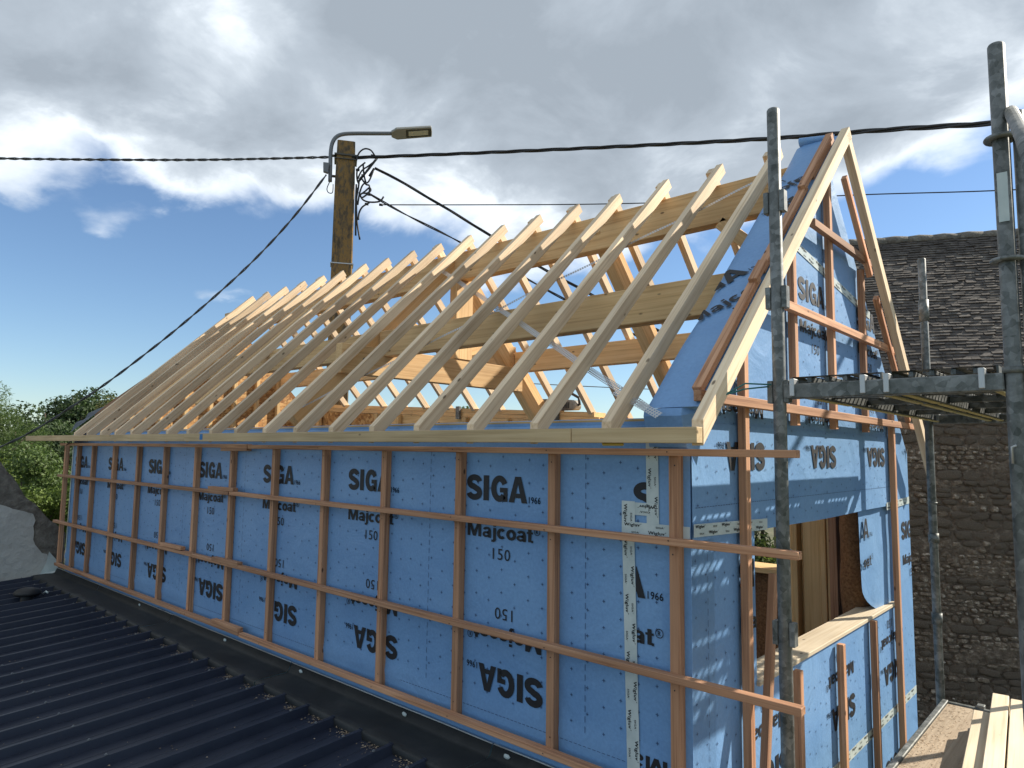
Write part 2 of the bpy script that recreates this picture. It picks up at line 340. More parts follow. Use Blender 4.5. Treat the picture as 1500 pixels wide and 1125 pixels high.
def heavy_siga():
    """heavy grotesque capitals, each in a 0..1 high box"""
    w = 0.235; parts = []
    # S
    s = arc(0.36, 0.705, 0.245, 0.178, 8, 90, 6) + arc(0.36, 0.705, 0.245, 0.178, 90, 262, 12)[1:] + arc(0.36, 0.295, 0.255, 0.178, 82, -90, 12)[1:] + arc(0.36, 0.295, 0.255, 0.178, -90, -172, 6)[1:]
    parts.append((stroke(s, w), 0.0))
    parts.append((([Vector(q+(0,)) for q in ((0, 0.02), (0.25, 0.02), (0.25, 0.98), (0, 0.98))], [(0, 1, 2, 3)]), 0.80))
    gpts = arc(0.38, 0.5, 0.265, 0.382, 28, 180, 12) + arc(0.38, 0.5, 0.265, 0.382, 180, 318, 12)[1:]
    parts.append((stroke(gpts, w), 1.16))
    parts.append((([Vector(q+(0,)) for q in ((0.40, 0.36), (0.74, 0.36), (0.74, 0.54), (0.40, 0.54))], [(0, 1, 2, 3)]), 1.16))
    parts.append((([Vector(q+(0,)) for q in ((0.56, 0.02), (0.74, 0.02), (0.74, 0.36), (0.56, 0.36))], [(0, 1, 2, 3)]), 1.16))
    A = [((0, 0.02), (0.235, 0.02), (0.40, 0.72), (0.40, 0.98), (0.275, 0.98)), ((0.80, 0.02), (0.565, 0.02), (0.40, 0.72), (0.40, 0.98), (0.525, 0.98)), ((0.275, 0.19), (0.525, 0.19), (0.485, 0.36), (0.315, 0.36))]
    for q in A: parts.append((([Vector(p+(0,)) for p in q], [tuple(range(len(q)))]), 1.96))
    out = []
    for (v, f), dx in parts: out.append(([Vector((p.x+dx, p.y, 0)) for p in v], f))
    V, Fc = merge(out)
    return V, Fc, 2.76
_SG = heavy_siga()
def heavy_majcoat(x0, x1, y0, y1):
    """heavy lower case drawn from thick strokes; y0 is the foot of the j, y1 the top of the M"""
    P = []
    def quad(dx, *q): P.append(([Vector((a+dx, b, 0)) for a, b in q], [tuple(range(len(q)))]))
    def st(dx, pts, w): v, f = stroke(pts, w); P.append(([Vector((q.x+dx, q.y, 0)) for q in v], f))
    w = 0.195
    quad(0, (0, 0), (0.19, 0), (0.19, 0.62), (0, 1)); quad(0, (0.76, 0), (0.95, 0), (0.95, 1), (0.76, 0.62))
    quad(0, (0, 1), (0.25, 1), (0.475, 0.36), (0.475, 0), (0.38, 0), (0.19, 0.62)); quad(0, (0.95, 1), (0.70, 1), (0.475, 0.36), (0.475, 0), (0.57, 0), (0.76, 0.62))
    def a(dx):
        quad(dx, (0.40, 0), (0.60, 0), (0.60, 0.50), (0.40, 0.50)); st(dx, arc(0.315, 0.49, 0.19, 0.165, 165, 0, 10), 0.175)
        st(dx, arc(0.26, 0.215, 0.165, 0.135, 20, 340, 18), 0.15); quad(dx, (0.30, 0.32), (0.42, 0.32), (0.42, 0.46), (0.34, 0.44))
    a(1.03)
    quad(1.72, (0.05, -0.12), (0.24, -0.12), (0.24, 0.72), (0.05, 0.72)); quad(1.72, (-0.06, -0.27), (0.14, -0.27), (0.24, -0.12), (-0.06, -0.11)); quad(1.72, (0.05, 0.81), (0.24, 0.81), (0.24, 0.99), (0.05, 0.99))
    st(2.02, arc(0.30, 0.36, 0.20, 0.275, 42, 318, 18), w)
    st(2.63, arc(0.32, 0.36, 0.215, 0.275, 0, 360, 24), w)
    a(3.28)
    quad(3.93, (0.09, 0.03), (0.285, 0.03), (0.285, 0.92), (0.09, 0.92)); quad(3.93, (0, 0.57), (0.09, 0.57), (0.09, 0.71), (0, 0.71)); quad(3.93, (0.285, 0.57), (0.38, 0.57), (0.38, 0.71), (0.285, 0.71)); quad(3.93, (0.285, 0.0), (0.39, 0.0), (0.39, 0.15), (0.285, 0.17))
    V, Fc = merge(P)
    return [Vector((x0+q.x/4.32*(x1-x0), y0+(q.y+0.27)/1.27*(y1-y0), 0)) for q in V], Fc
def print_block():
    """one repeat of the sheet's print; origin at the top left of the S, x along the text, y up"""
    V, Fc, wd = _SG
    sig = [Vector((p.x/wd*0.398, -0.126+p.y*0.126, 0)) for p in V]
    ring = arc(0.4595, -0.247, 0.0165, 0.0165, 0, 360, 20)
    return ((sig, Fc), text_fit('1966', 0.012, 0.408, 0.478, -0.122, -0.092), heavy_majcoat(0.010, 0.436, -0.318, -0.232),
            merge([text_fit('R', 0.02, 0.453, 0.466, -0.256, -0.238), stroke(ring, 0.0032)]), text_fit('150', 0.0, 0.184, 0.296, -0.398, -0.345))
_PB = print_block()
def clipped(vf, keep):
    """keep: list of (point, normal) half-planes in the block's own x/y"""
    v, f = vf; bm = bmesh.new(); bv = [bm.verts.new(p) for p in v]
    for q in f:
        try: bm.faces.new([bv[i] for i in q])
        except ValueError: pass
    for co, no in keep:
        bmesh.ops.bisect_plane(bm, geom=bm.verts[:]+bm.edges[:]+bm.faces[:], plane_co=(*co, 0), plane_no=(*no, 0), clear_inner=True, dist=1e-6)
    return bm
_PM = None
def lettering(parent, O, U, V, keep=None, vf=None, name='printed_lettering'):
    global _PM
    M = frame(O, U, V)
    names = ('printed_logo', 'printed_year', 'printed_name', 'printed_symbol', 'printed_number')
    if keep is None and _PM is None: _PM = [mesh_pd(n, *b) for n, b in zip(names, _PB)]
    for i, n in enumerate(names):
        if keep is None: put(n, _PM[i], 'print_ink', parent, M); continue
        bm = clipped(_PB[i], keep)
        if bm.faces: put(n, mesh_bm(n, bm), 'print_ink', parent, M)
        else: bm.free()

# ---------------------------------------------------------------- ground
gv, gf = [], []
nG = 60
for j in range(nG+1):
    for i in range(nG+1):
        fx = (i/nG*2-1); fy = (j/nG*2-1); x = math.copysign(abs(fx)**2.2, fx)*900; y = math.copysign(abs(fy)**2.2, fy)*900
        r = math.hypot(x, y); h = noise.noise(Vector((x*0.05, y*0.05, 0)))*min(1.2, max(0, (r-18)*0.05))
        gv.append((x, y, -Z0+h))
for j in range(nG):
    for i in range(nG): a = j*(nG+1)+i; gf.append((a, a+1, a+nG+2, a+nG+1))
put('ground', mesh_pd('ground', gv, gf, True), 'soil', kind='structure')

# ---------------------------------------------------------------- the timber house
house = thing('timber_house', 'unfinished timber frame house wrapped in blue printed membrane with open rafters', 'house', (-3.7, 1.6, -Z0))
XL = -7.42                                    # left end of the long wall
RS, RA = 0.952, 0.298                         # front roof surface: z = RA + RS*y
def zf(y): return RA + RS*y
YR, ZR = 1.640, RA+RS*1.640                   # ridge
RB = 1.07                                     # back roof slope
def yfar(x): return 3.10+0.0455*x             # the back wall runs slightly askew
def zb(y): return ZR - RB*(y-YR)
S_F = Vector((0, 1, RS)).normalized(); N_F = Vector((0, -RS, 1)).normalized()
S_B = Vector((0, 1, -RB)).normalized(); N_B = Vector((0, RB, 1)).normalized()

# front wall membrane: gently quilted between the battens, puffed above the bottom batten
BX = [-0.07+0.042/2-0.601*k for k in range(12)] + [-7.13, -7.555]
def puff(x, z):
    a = 0.0022*(noise.noise(Vector((x*1.9, z*2.3, 3.1)))+0.4*noise.noise(Vector((x*6, z*6, 9))))
    b = max(0.0, 1-abs(z+1.20)/0.09)
    a -= 0.017*b*b*max(0, 0.35+noise.noise(Vector((x*1.15, 0.3, 7.7))))
    return min(a, 0.0018)
nx, nz = 200, 44
v, f = [], []
for j in range(nz+1):
    z = -1.372+(0.125+1.372)*j/nz
    for i in range(nx+1):
        x = XL + (0.0-XL)*i/nx
        v.append((x, puff(x, z), z))
for j in range(nz):
    for i in range(nx): a = j*(nx+1)+i; f.append((a, a+1, a+nx+2, a+nx+1))
o = len(v)                                    # solid body behind the sheet
for x in (XL, 0.0):
    for y in (0.004, 0.19):
        for z in (-Z0, 0.10): v.append((x, y, z))
f += [(o, o+4, o+5, o+1), (o+2, o+3, o+7, o+6), (o, o+1, o+3, o+2), (o+1, o+5, o+7, o+3), (o+4, o+6, o+7, o+5)]
front = put('front_wall', mesh_pd('front_wall', v, f, True), 'membrane', house)
for p in front.data.polygons[-5:]: p.use_smooth = False
PY = -0.0035
for k in range(7):
    xs = -1.222-1.013*k
    lettering(front, (xs, PY, -0.121), (1, 0, 0), (0, 0, 1), keep=[((XL+0.02-xs, 0), (1, 0))] if k == 6 else None)
    lettering(front, (2*(xs+0.25)-xs, PY, 2*(-0.629)+0.121), (-1, 0, 0), (0, 0, -1), keep=[((2*(xs+0.25)-xs-(XL+0.02), 0), (-1, 0))] if k == 6 else None)
lettering(front, (-0.252, PY, -0.121), (1, 0, 0), (0, 0, 1), keep=[((0.10, 0), (-1, 0)), ((0, -0.20), (0, 1))])
# the sheet that comes round the corner
lettering(front, (-0.597, PY, -0.456), (1, 0, 0), (0, 0, 1), keep=[((0.355, 0), (1, 0))])
lettering(front, (-0.097, PY, -1.474), (-1, 0, 0), (0, 0, -1), keep=[((0.145, 0), (-1, 0))])
# small printed crosses and dashed guide lines
def marks(x0, x1, z0, z1, dash_x, dash_z, px=0.083, pz=0.106, flip=None):
    parts = []
    def q(a, b, c, d): parts.append(([Vector(p+(0,)) for p in (a, b, c, d)], [(0, 1, 2, 3)]))
    def bar(cx, cz, sx, sz): q((cx-sx, cz-sz), (cx+sx, cz-sz), (cx+sx, cz+sz), (cx-sx, cz+sz))
    col = 0; x = x0+0.02
    while x < x1-0.012:
        z = z0+0.02+(col % 2)*0.034+(col % 3)*0.012
        while z < z1-0.02:
            bar(x, z, 0.0068, 0.0013); bar(x, z, 0.0013, 0.0068); z += pz
        x += px; col += 1
    for dx in dash_x:
        z = z0
        while z < z1-0.03: bar(dx, z+0.013, 0.0013, 0.013); z += 0.042
    for dz in dash_z:
        x = x0
        while x < x1-0.02: bar(x+0.008, dz, 0.008, 0.0013); x += 0.024
    return merge(parts)
put('printed_marks', mesh_pd('printed_marks', *marks(XL+0.03, -0.01, -1.17, 0.03, [-0.492-1.005*k for k in range(7)], [-1.225])), 'mark_ink', front, frame((0, -0.003, 0), (1, 0, 0), (0, 0, 1)), kind='stuff')

def tape_strip(parent, p0, p1, w, nrm, name='sealing_tape', words=True, wrinkle=0.0008, seed=0):
    p0, p1, nrm = Vector(p0), Vector(p1), Vector(nrm); L = (p1-p0).length; M = frame(p0, p1-p0, nrm.cross(p1-p0))
    n = max(2, int(L/0.03)); v, f = [], []
    for i in range(n+1):
        for j in range(4):
            e = (0.0012*noise.noise(Vector((i*0.9, j*3.0, seed))) if j in (0, 3) else 0)
            v.append((L*i/n, (j/3-0.5)*w+e, wrinkle*noise.noise(Vector((i*0.5, j*0.8, seed+5)))))
    for i in range(n):
        for j in range(3): a = i*4+j; f.append((a, a+4, a+5, a+1))
    t = put(name, mesh_pd(name, v, f, True), 'tape', parent, M)
    if words:
        parts = []; x = 0.012; k = seed % 3
        while x < L-0.09:
            parts.append(text_fit('Wigluv\u00b4', 0.03, x, min(L-0.005, x+0.082), (0.10 if k % 2 else -0.40)*w, (0.42 if k % 2 else -0.08)*w))
            if k % 2 == 0: parts.append(text_fit("SIGA\u00b4", 0.02, x+0.035, x+0.075, 0.16*w, 0.30*w))
            else: parts.append(text_fit("SIGA\u00b4", 0.02, x+0.035, x+0.075, -0.34*w, -0.20*w))
            x += 0.112; k += 1
        if parts:
            vv, ff = merge(parts); M2 = M.copy(); M2.translation = M.translation + nrm*0.0012
            me = mesh_pd('tape_lettering', vv, ff)
            # third level: lettering goes with its wall
            put('tape_lettering', me, 'print_ink', parent, M2, kind='stuff')
    return t
FN = (0, -1, 0)
tape_strip(front, (-0.165, -0.0045, 0.06), (-0.162, -0.0045, -0.325), 0.056, FN, seed=1)
tape_strip(front, (-0.277, -0.0048, -0.335), (-0.253, -0.0048, -1.325), 0.058, FN, seed=2)
tape_strip(front, (-0.137, -0.0054, -0.229), (-0.307, -0.0054, -0.229), 0.050, FN, seed=3)
tape_strip(front, (-0.307, -0.0060, -0.309), (-0.0, -0.0060, -0.309), 0.052, FN, seed=4)
tape_strip(front, (-0.275, -0.0066, -0.20), (-0.275, -0.0066, -0.33), 0.062, FN, seed=5)
tape_strip(front, (XL+0.022, -0.0045, 0.06), (XL+0.015, -0.0045, -1.28), 0.03, FN, words=False, seed=6)

# battens on the front wall
for i, x in enumerate(BX):
    jx = random.uniform(-0.003, 0.003); x2 = x + (-0.035 if x < -7.5 else 0)
    box('batten', x-0.021+jx, x+0.021+jx, -0.040, 0.0 if x > XL else 0.0, -1.285, 0.005, 'douglas', front, 'z')
def hbatten(x0, z0, x1, z1, parent=front):
    beam('batten', (x0, -0.0605, z0), (x1, -0.0605, z1), 0.040, 0.027, 'douglas', parent)
hbatten(-7.60, -0.002, -3.35, 0.004); hbatten(-3.34, -0.001, 0.432, 0.000)
hbatten(-7.62, -0.345, -3.60, -0.336); hbatten(-3.585, -0.335, 0.430, -0.338)
hbatten(-7.66, -0.845, -4.15, -0.832); hbatten(-4.14, -0.833, 0.428, -0.838)
hbatten(-7.50, -1.290, -3.35, -1.275); hbatten(-3.34, -1.278, 0.10, -1.272)
for x, z in ((-3.55, -0.022), (-3.72, -0.312), (-4.53, -0.806), (-3.60, -0.818), (-3.55, -1.252)):
    beam('batten_offcut', (x-0.20, -0.0605 if z > -0.1 else -0.062, z), (x+0.20, -0.064, z+0.004), 0.040, 0.026, 'douglas', front)
def nails(name, spots, parent, nrm, r=0.0032):
    parts = []
    for p in spots:
        p = Vector(p); n = Vector(nrm); a = n.orthogonal().normalized(); b = n.cross(a)
        parts.append(([p+(a*math.cos(k*math.pi/3)+b*math.sin(k*math.pi/3))*r+n*0.0008 for k in range(6)], [(0, 1, 2, 3, 4, 5)]))
    put(name, mesh_pd(name, *merge(parts)), 'rubber_black', parent, kind='stuff')
sp = []
for x in BX:
    for z in (0.0, -0.338, -0.838, -1.278):
        if random.random() < 0.85: sp.append((x+random.uniform(-0.008, 0.008), -0.0815, z+random.uniform(-0.006, 0.006)))
        sp.append((x+random.uniform(-0.006, 0.006), -0.041, z-0.05 if z > -1 else z+0.06))
nails('nail_heads', sp, front, (0, -1, 0))
box('wall_plate', XL, 0.0, 0.010, 0.185, 0.1005, 0.135, 'stud_wood', house, 'x')
v = [(XL, -0.012, 0.10), (0, -0.012, 0.10), (0, 0.03, 0.139), (XL, 0.03, 0.139), (XL, 0.10, 0.1375), (0, 0.10, 0.1375)]
put('eaves_membrane', mesh_pd('eaves_membrane', v, [(0, 1, 2, 3), (3, 2, 5, 4)]), 'membrane', house)

# fascia
fx = [-8.33, -4.02, -0.395, 0.152]
for a, b in zip(fx, fx[1:]):
    box('fascia_board', a+0.0015, b-0.0015, -0.237, -0.192, 0.033, 0.090, 'fascia_wood', house, 'x')
box('paint_mark', -3.75, -3.705, -0.2385, -0.2375, 0.045, 0.086, 'spray_blue', house, 'z', 0)
box('foam_bead', -0.27, -0.17, -0.205, -0.197, 0.022, 0.034, 'foam_yellow', house, 'x', 0.004)

# rafters
RD, RW = 0.066, 0.044
YF = -0.189
def front_rafter(xr, d=RD, w=RW, name='rafter', mat='pine', yt=None, y0=YF, off=0.0, zcut=0.036):
    """xr: face towards the gable. Profile in the plane of the slope."""
    yt = yt if yt is not None else YR-0.005
    O = Vector((xr-w/2, y0, zf(y0)+off)); L = (yt-y0)/S_F.y
    poly = [(0, 0), (-d*RS, -d), (L-0.004, -d), (L, 0)]      # plumb cut at the foot, square cut at the ridge
    return prism(name, poly, -w/2, w/2, frame(O, S_F, N_F), mat, house)
XRS = [-0.233-0.3815*k for k in range(18)]
for i, x in enumerate(XRS):
    front_rafter(x+random.uniform(-0.006, 0.006), mat='pine', yt=YR-0.005+random.uniform(-0.012, 0.012))
front_rafter(0.152, w=0.045, d=0.068, yt=YR+0.012)
def back_rafter(xr, d=RD, w=RW, y1=None, mat='pine', name='rafter', up=0.05):
    xr -= 0.047
    y1 = y1 or yfar(xr)+0.42
    O = Vector((xr-w/2, YR-up, zb(YR-up))); L = (y1-YR+up)/S_B.y
    poly = [(0, 0), (0, -d), (L+d*RB, -d), (L, 0)]
    return prism(name, poly, -w/2, w/2, frame(O, S_B, N_B), mat, house)
for i, x in enumerate(XRS):
    if i in (4, 5, 13): pass
    back_rafter(x+random.uniform(-0.01, 0.01), up=-0.012+random.uniform(-0.008, 0.012))
back_rafter(0.199, w=0.045, d=0.068, y1=3.46, up=-0.010)
# ridge beam, purlins
box('ridge_beam', -3.10, -0.02, 1.590, 1.690, 1.455, 1.700, 'beam_wood', house, 'x', 0.004)
box('ridge_beam', XL+0.05, -3.115, 1.590, 1.690, 1.455, 1.700, 'beam_wood', house, 'x', 0.004)
def purlin(y, top, h, w, x0, x1): box('purlin', x0, x1, y-w/2, y+w/2, top-h, top, 'beam_wood', house, 'x', 0.004)
purlin(0.85, 0.905, 0.20, 0.10, -3.05, -0.02); purlin(0.85, 0.905, 0.20, 0.10, XL+0.05, -3.06)
purlin(2.42, 0.920, 0.19, 0.09, -3.05, -0.02); purlin(2.36, 0.975, 0.19, 0.09, XL+0.05, -3.06)
# the roof truss half way along
def slope_timber(name, x0, x1, ya, yb, top_off, d, back=False, mat='beam_wood'):
    if back: O = Vector(((x0+x1)/2, ya, zb(ya)+top_off)); L = (yb-ya)/S_B.y; M = frame(O, S_B, N_B)
    else: O = Vector(((x0+x1)/2, ya, zf(ya)+top_off)); L = (yb-ya)/S_F.y; M = frame(O, S_F, N_F)
    return prism(name, [(0, -d), (L, -d), (L, 0), (0, 0)], -(x1-x0)/2, (x1-x0)/2, M, mat, house, 0.004)
TX = -3.06
slope_timber('principal_rafter', TX-0.10, TX-0.001, 0.06, 1.57, -0.10, 0.21)
slope_timber('principal_rafter', TX-0.10, TX-0.001, 1.72, 2.93, -0.10, 0.21, True)
box('collar_beam', TX+0.001, TX+0.075, 0.42, 2.42, 0.545, 0.765, 'beam_wood', house, 'y', 0.004)
box('king_post', TX+0.001, TX+0.085, 1.54, 1.74, 0.766, 1.454, 'beam_wood', house, 'z', 0.004)
for s, y0, y1 in ((1, 1.53, 1.10), (-1, 1.75, 2.15)):
    beam('truss_brace', (TX-0.05, y0, 0.85), (TX-0.05, y1, zf(y1)-0.34 if s == 1 else zb(y1)-0.34), 0.08, 0.10, 'beam_wood', house, (1, 0, 0))
for y in (0.62, 1.30, 2.2): tube('truss_bolt', [(TX+0.07, y, 0.66), (TX+0.095, y, 0.66)], 0.014, 'galvanised', house, 8)
slope_timber('principal_rafter', -1.62, -1.53, 1.70, 2.98, -0.10, 0.17, True)
# knee brace and inner frame by the gable
beam('ridge_brace', (-0.25, 1.64, 1.10), (-0.62, 1.64, 1.46), 0.08, 0.10, 'beam_wood', house, (0, 1, 0), 0.004)
slope_timber('gable_rafter', -0.30, -0.185, 1.70, 3.02, -0.085, 0.14, True)
for y in (2.10, 2.42): box('gable_stud', -0.185, -0.125, y-0.03, y+0.03, -0.2, zb(y)-0.10, 'beam_wood', house, 'z')
box('gable_rail', -0.215, -0.135, 0.3, 2.9, 0.20, 0.30, 'beam_wood', house, 'y')
# back wall: a skewed frame with plates and boards
def ring_wall(name, z_of, th, mat, z0, x0, x1, y_of, dy0, dy1, n=1):
    bm = bmesh.new(); pts = []
    for k in range(n+1):
        x = x0+(x1-x0)*k/n; pts.append([bm.verts.new((x, y_of(x)+dy, z)) for dy, z in ((dy0, z0(x)), (dy1, z0(x)), (dy1, z_of(x)), (dy0, z_of(x)))])
    for k in range(n):
        for i in range(4): bm.faces.new((pts[k][i], pts[k][(i+1) % 4], pts[k+1][(i+1) % 4], pts[k+1][i]))
    bm.faces.new(pts[0]); bm.faces.new(list(reversed(pts[-1]))); bmesh.ops.recalc_face_normals(bm, faces=bm.faces[:])
    return put(name, mesh_bm(name, bm), mat, house, Matrix())
def zp(x): return 0.248-0.0485*x              # top of the back wall
WX0, WX1, WZ0, WZ1 = -1.36, -0.80, -0.93, -0.40
ring_wall('back_wall', lambda x: zp(x)-0.11, 0, 'wood_fibre', lambda x: -Z0, XL, WX0, yfar, 0.03, 0.2)
ring_wall('back_wall', lambda x: zp(x)-0.11, 0, 'wood_fibre', lambda x: WZ1, WX0, WX1, yfar, 0.03, 0.2)
ring_wall('back_wall', lambda x: WZ0, 0, 'wood_fibre', lambda x: -Z0, WX0, WX1, yfar, 0.03, 0.2)
ring_wall('back_wall', lambda x: zp(x)-0.11, 0, 'wood_fibre', lambda x: -Z0, WX1, -0.02, yfar, 0.03, 0.2)
for k in range(2):
    xs = [-7.3, -4.4, -2.55] if k == 0 else [-7.3, -5.1, -2.50]
    for a, b in zip(xs, xs[1:]):
        ring_wall('wall_plate', lambda x: zp(x)-0.047*k-0.001, 0, 'beam_wood', lambda x: zp(x)-0.047*(k+1)+0.001, a+0.002, b-0.002, yfar, -0.02+0.004*k, 0.17)
ring_wall('lining_board', lambda x: zp(x)-0.096, 0, 'stud_wood', lambda x: zp(x)-0.30, -5.5, -2.95, yfar, -0.012, 0.02)
ring_wall('lining_board', lambda x: zp(x)-0.301, 0, 'stud_wood', lambda x: zp(x)-0.52, -5.5, -2.55, yfar, -0.010, 0.02)
ring_wall('osb_panel', lambda x: zp(x)-0.096, 0, 'osb', lambda x: zp(x)-1.3, -7.2, -5.51, yfar, -0.005, 0.02)
ring_wall('osb_panel', lambda x: zp(x)-0.096, 0, 'osb', lambda x: zp(x)-0.30, -2.94, -2.50, yfar, -0.008, 0.02)
for x in (-6.9, -6.3, -5.7, -5.3, -4.2, -3.6, -2.8):
    box('stud', x-0.03, x+0.03, yfar(x)-0.075, yfar(x)-0.025, -1.5, zp(x)-0.10, 'stud_wood', house, 'z')
for x in (-2.98, -4.32): box('joist_hanger', x-0.03, x+0.03, yfar(x)-0.055, yfar(x)-0.028, zp(x)-0.12, zp(x)+0.02, 'galvanised', house, 'z')
# plates at the right of the back wall, hidden mostly by the gable
ring_wall('wall_plate', lambda x: zp(x)-0.05, 0, 'beam_wood', lambda x: zp(x)-0.11, -2.49, -0.2, yfar, -0.02, 0.17)
# far end wall: OSB sheets between studs
bm = prism_bm([(0.19, -Z0), (yfar(XL), -Z0), (yfar(XL), zp(XL)-0.1), (YR, ZR-0.25), (0.19, zf(0.19)-0.12)], 0.0, 0.16)
put('end_wall', mesh_bm('end_wall', bm), 'wood_fibre', house, frame((XL, 0, 0), (0, 1, 0), (0, 0, 1)))
ys = [0.20, 0.95, 1.70, 2.45, 2.72]
for a, b in zip(ys, ys[1:]):
    tp = lambda y: min(zf(y), zb(y))-0.26
    mid = [(YR, tp(YR))] if a < YR < b else []
    prism('osb_panel', [(a+0.002, -1.6), (b-0.002, -1.6), (b-0.002, tp(b))] + mid + [(a+0.002, tp(a))], 0, 0.012, frame((XL+0.161, 0, 0), (0, 1, 0), (0, 0, 1)), 'osb', house, 0)
for y in (0.5, 0.8, 1.1, 1.4, 1.7, 2.0, 2.3, 2.6): box('stud', XL+0.174, XL+0.234, y-0.022, y+0.022, -1.6, min(zf(y), zb(y))-0.20, 'stud_wood', house, 'z')
# inner partition below the slope
for x in (-4.75, -5.9):
    slope_timber('jack_rafter', x-0.03, x+0.03, 0.15, 1.2, -0.075, 0.09)
v, f = [], []                                  # dark sheet and membrane sticking out beyond the far end
for i in range(9):
    y = -0.16+0.36*i/8
    for k, x in enumerate((-6.86, -7.15, -7.42)): v.append((x, y+0.04*k, zf(y)-0.06-0.05*k+0.03*noise.noise(Vector((y*6, x*2, 0)))))
for i in range(8):
    for k in range(2): a = i*3+k; f.append((a, a+1, a+4, a+3))
put('eaves_membrane', mesh_pd('eaves_membrane', v, f, True), 'membrane', house)
v, f = [], []
for i in range(11):
    y = -0.06+0.20*i/10
    for k, x in enumerate((-6.95, -7.15, -7.34)): v.append((x, y, zf(y)-0.02-0.03*k*(1+0.6*math.sin(i*1.1+k))))
for i in range(10):
    for k in range(2): a = i*3+k; f.append((a, a+1, a+4, a+3))
put('roofing_felt', mesh_pd('roofing_felt', v, f, True), 'rubber_black', house)
# perforated steel bracing straps under the rafters
def strap(p0, p1, n, sag=0.004):
    p0, p1 = Vector(p0), Vector(p1); L = (p1-p0).length; M = frame(p0, p1-p0, N_F.cross(p1-p0))
    parts = []; w = 0.034; pitch = 0.016; m = int(L/pitch); hw = 0.0030; hl = 0.0038
    for i in range(m):
        x = i*pitch
        rows = [-w/2, -0.011-hw, -0.011+hw, -hw, hw, 0.011-hw, 0.011+hw, w/2]
        for a in range(7):
            y0, y1 = rows[a], rows[a+1]
            if a % 2 == 0: parts.append(([Vector((x, y0, 0)), Vector((x+pitch, y0, 0)), Vector((x+pitch, y1, 0)), Vector((x, y1, 0))], [(0, 1, 2, 3)]))
            else: parts.append(([Vector((x+hl, y0, 0)), Vector((x+pitch-hl, y0, 0)), Vector((x+pitch-hl, y1, 0)), Vector((x+hl, y1, 0))], [(0, 1, 2, 3)]))
    V, Fc = merge(parts)
    for q in V: q.z = sag*math.sin(q.x*9)
    return put('bracing_strap', mesh_pd('bracing_strap', V, Fc), 'bright_steel', house, M)
def onslope(x, y, off): return Vector((x, y, zf(y)+off))
strap(onslope(-0.16, -0.05, -0.075), onslope(-3.05, 1.40, -0.105), 0)
strap(onslope(-0.25, 1.55, -0.105), onslope(-3.0, 0.06, -0.105), 0)
strap(onslope(-0.36, 0.02, -0.062), onslope(-0.05, -0.13, -0.040), 0)

# gable wall ------------------------------------------------------------
GY = 3.35
def gtop(y): return min(zf(y)-0.075, zb(y)-0.020)
OY0, OY1, OZ0, OZ1 = 0.585, 2.86, -1.0, -0.30
def gable_sheet(poly, x0=-0.125, x1=0.0, bm=None): return prism_bm(poly, x0, x1, 0, bm)
bm = gable_sheet([(0.0, -Z0), (OY0, -Z0), (OY0, OZ1), (0.0, OZ1)])
gable_sheet([(OY1, -Z0), (GY, -Z0), (GY, OZ1), (OY1, OZ1)], bm=bm)
gable_sheet([(OY0, -Z0), (OY1, -Z0), (OY1, OZ0-0.006), (OY0, OZ0-0.006)], bm=bm)
gable_sheet([(0.0, OZ1), (GY, OZ1), (GY, gtop(GY)), (1.668, gtop(1.668)), (0.0, gtop(0))], bm=bm)
GM = frame((0, 0, 0), (0, 1, 0), (0, 0, 1))    # local x = y, local y = z, local z = x
gable = put('gable_wall', mesh_bm('gable_wall', bm), 'membrane', house, GM)
# upper sheet lapping down over the head of the opening
def sheet(name, y0, y1, z0, z1, x, parent, wav=0.006, cut=None, nu=60, nv=24):
    v, f = [], []
    for j in range(nv+1):
        for i in range(nu+1):
            u = i/nu; t = j/nv; y = y0+(y1-y0)*u; z = z0(u)+(z1-z0(u))*t
            d = wav*(1-t)**2*(noise.noise(Vector((y*2.2, 1.0, 5)))+0.5*noise.noise(Vector((y*7, z*3, 2)))) + 0.0012*noise.noise(Vector((y*4, z*5, 8)))
            v.append((y, z, x+max(d, -0.0025)))
    for j in range(nv):
        for i in range(nu): a = j*(nu+1)+i; f.append((a, a+1, a+nu+2, a+nu+1))
    return put(name, mesh_pd(name, v, f, True), 'membrane', parent, GM)
flap = sheet('membrane_flap', 0.0, 2.86, lambda u: -0.342+0.004*math.sin(u*9), 0.12, 0.0065, house, 0.006)
GX = 0.0105
def glet(y, ztop, inv=False, keep=None, x=GX, par=None):
    par = par or gable
    if not inv: return lettering(par, (x, y, ztop), (0, 1, 0), (0, 0, 1), keep)
    return lettering(par, (x, y+0.5, ztop-2*0.508), (0, -1, 0), (0, 0, -1), keep)   # y, ztop of the upright partner
for k, y in enumerate((0.195, 1.20, 2.205)):
    glet(y, 0.94, True, par=gable)
    if k: glet(y, 0.94, False, x=0.003)
glet(3.20, 0.94, True, keep=[((0.37, 0), (1, 0))])
glet(0.416, -0.456, False, keep=[((OY0-0.416, 0), (-1, 0))], x=0.003)
for y in (1.43, 2.44): glet(y, -0.456, True, keep=[((0, -0.37), (0, -1))] if False else [((0, -0.33), (0, 1))] , x=0.003)
for y in (1.43, 2.44):
    lettering(gable, (0.003, y+0.5, -1.472), (0, -1, 0), (0, 0, -1), keep=[((0, -0.40), (0, 1)), ((0, -0.325), (0, -1))])
glet(0.416, -0.456, True, x=0.003)
glet(3.10, -0.47, False, keep=[((0.24, 0), (-1, 0))], x=0.003)
for y in (0.5, 1.5, 2.5): glet(y, -1.92, False, keep=[((0, -0.2), (0, 1))], x=0.003)
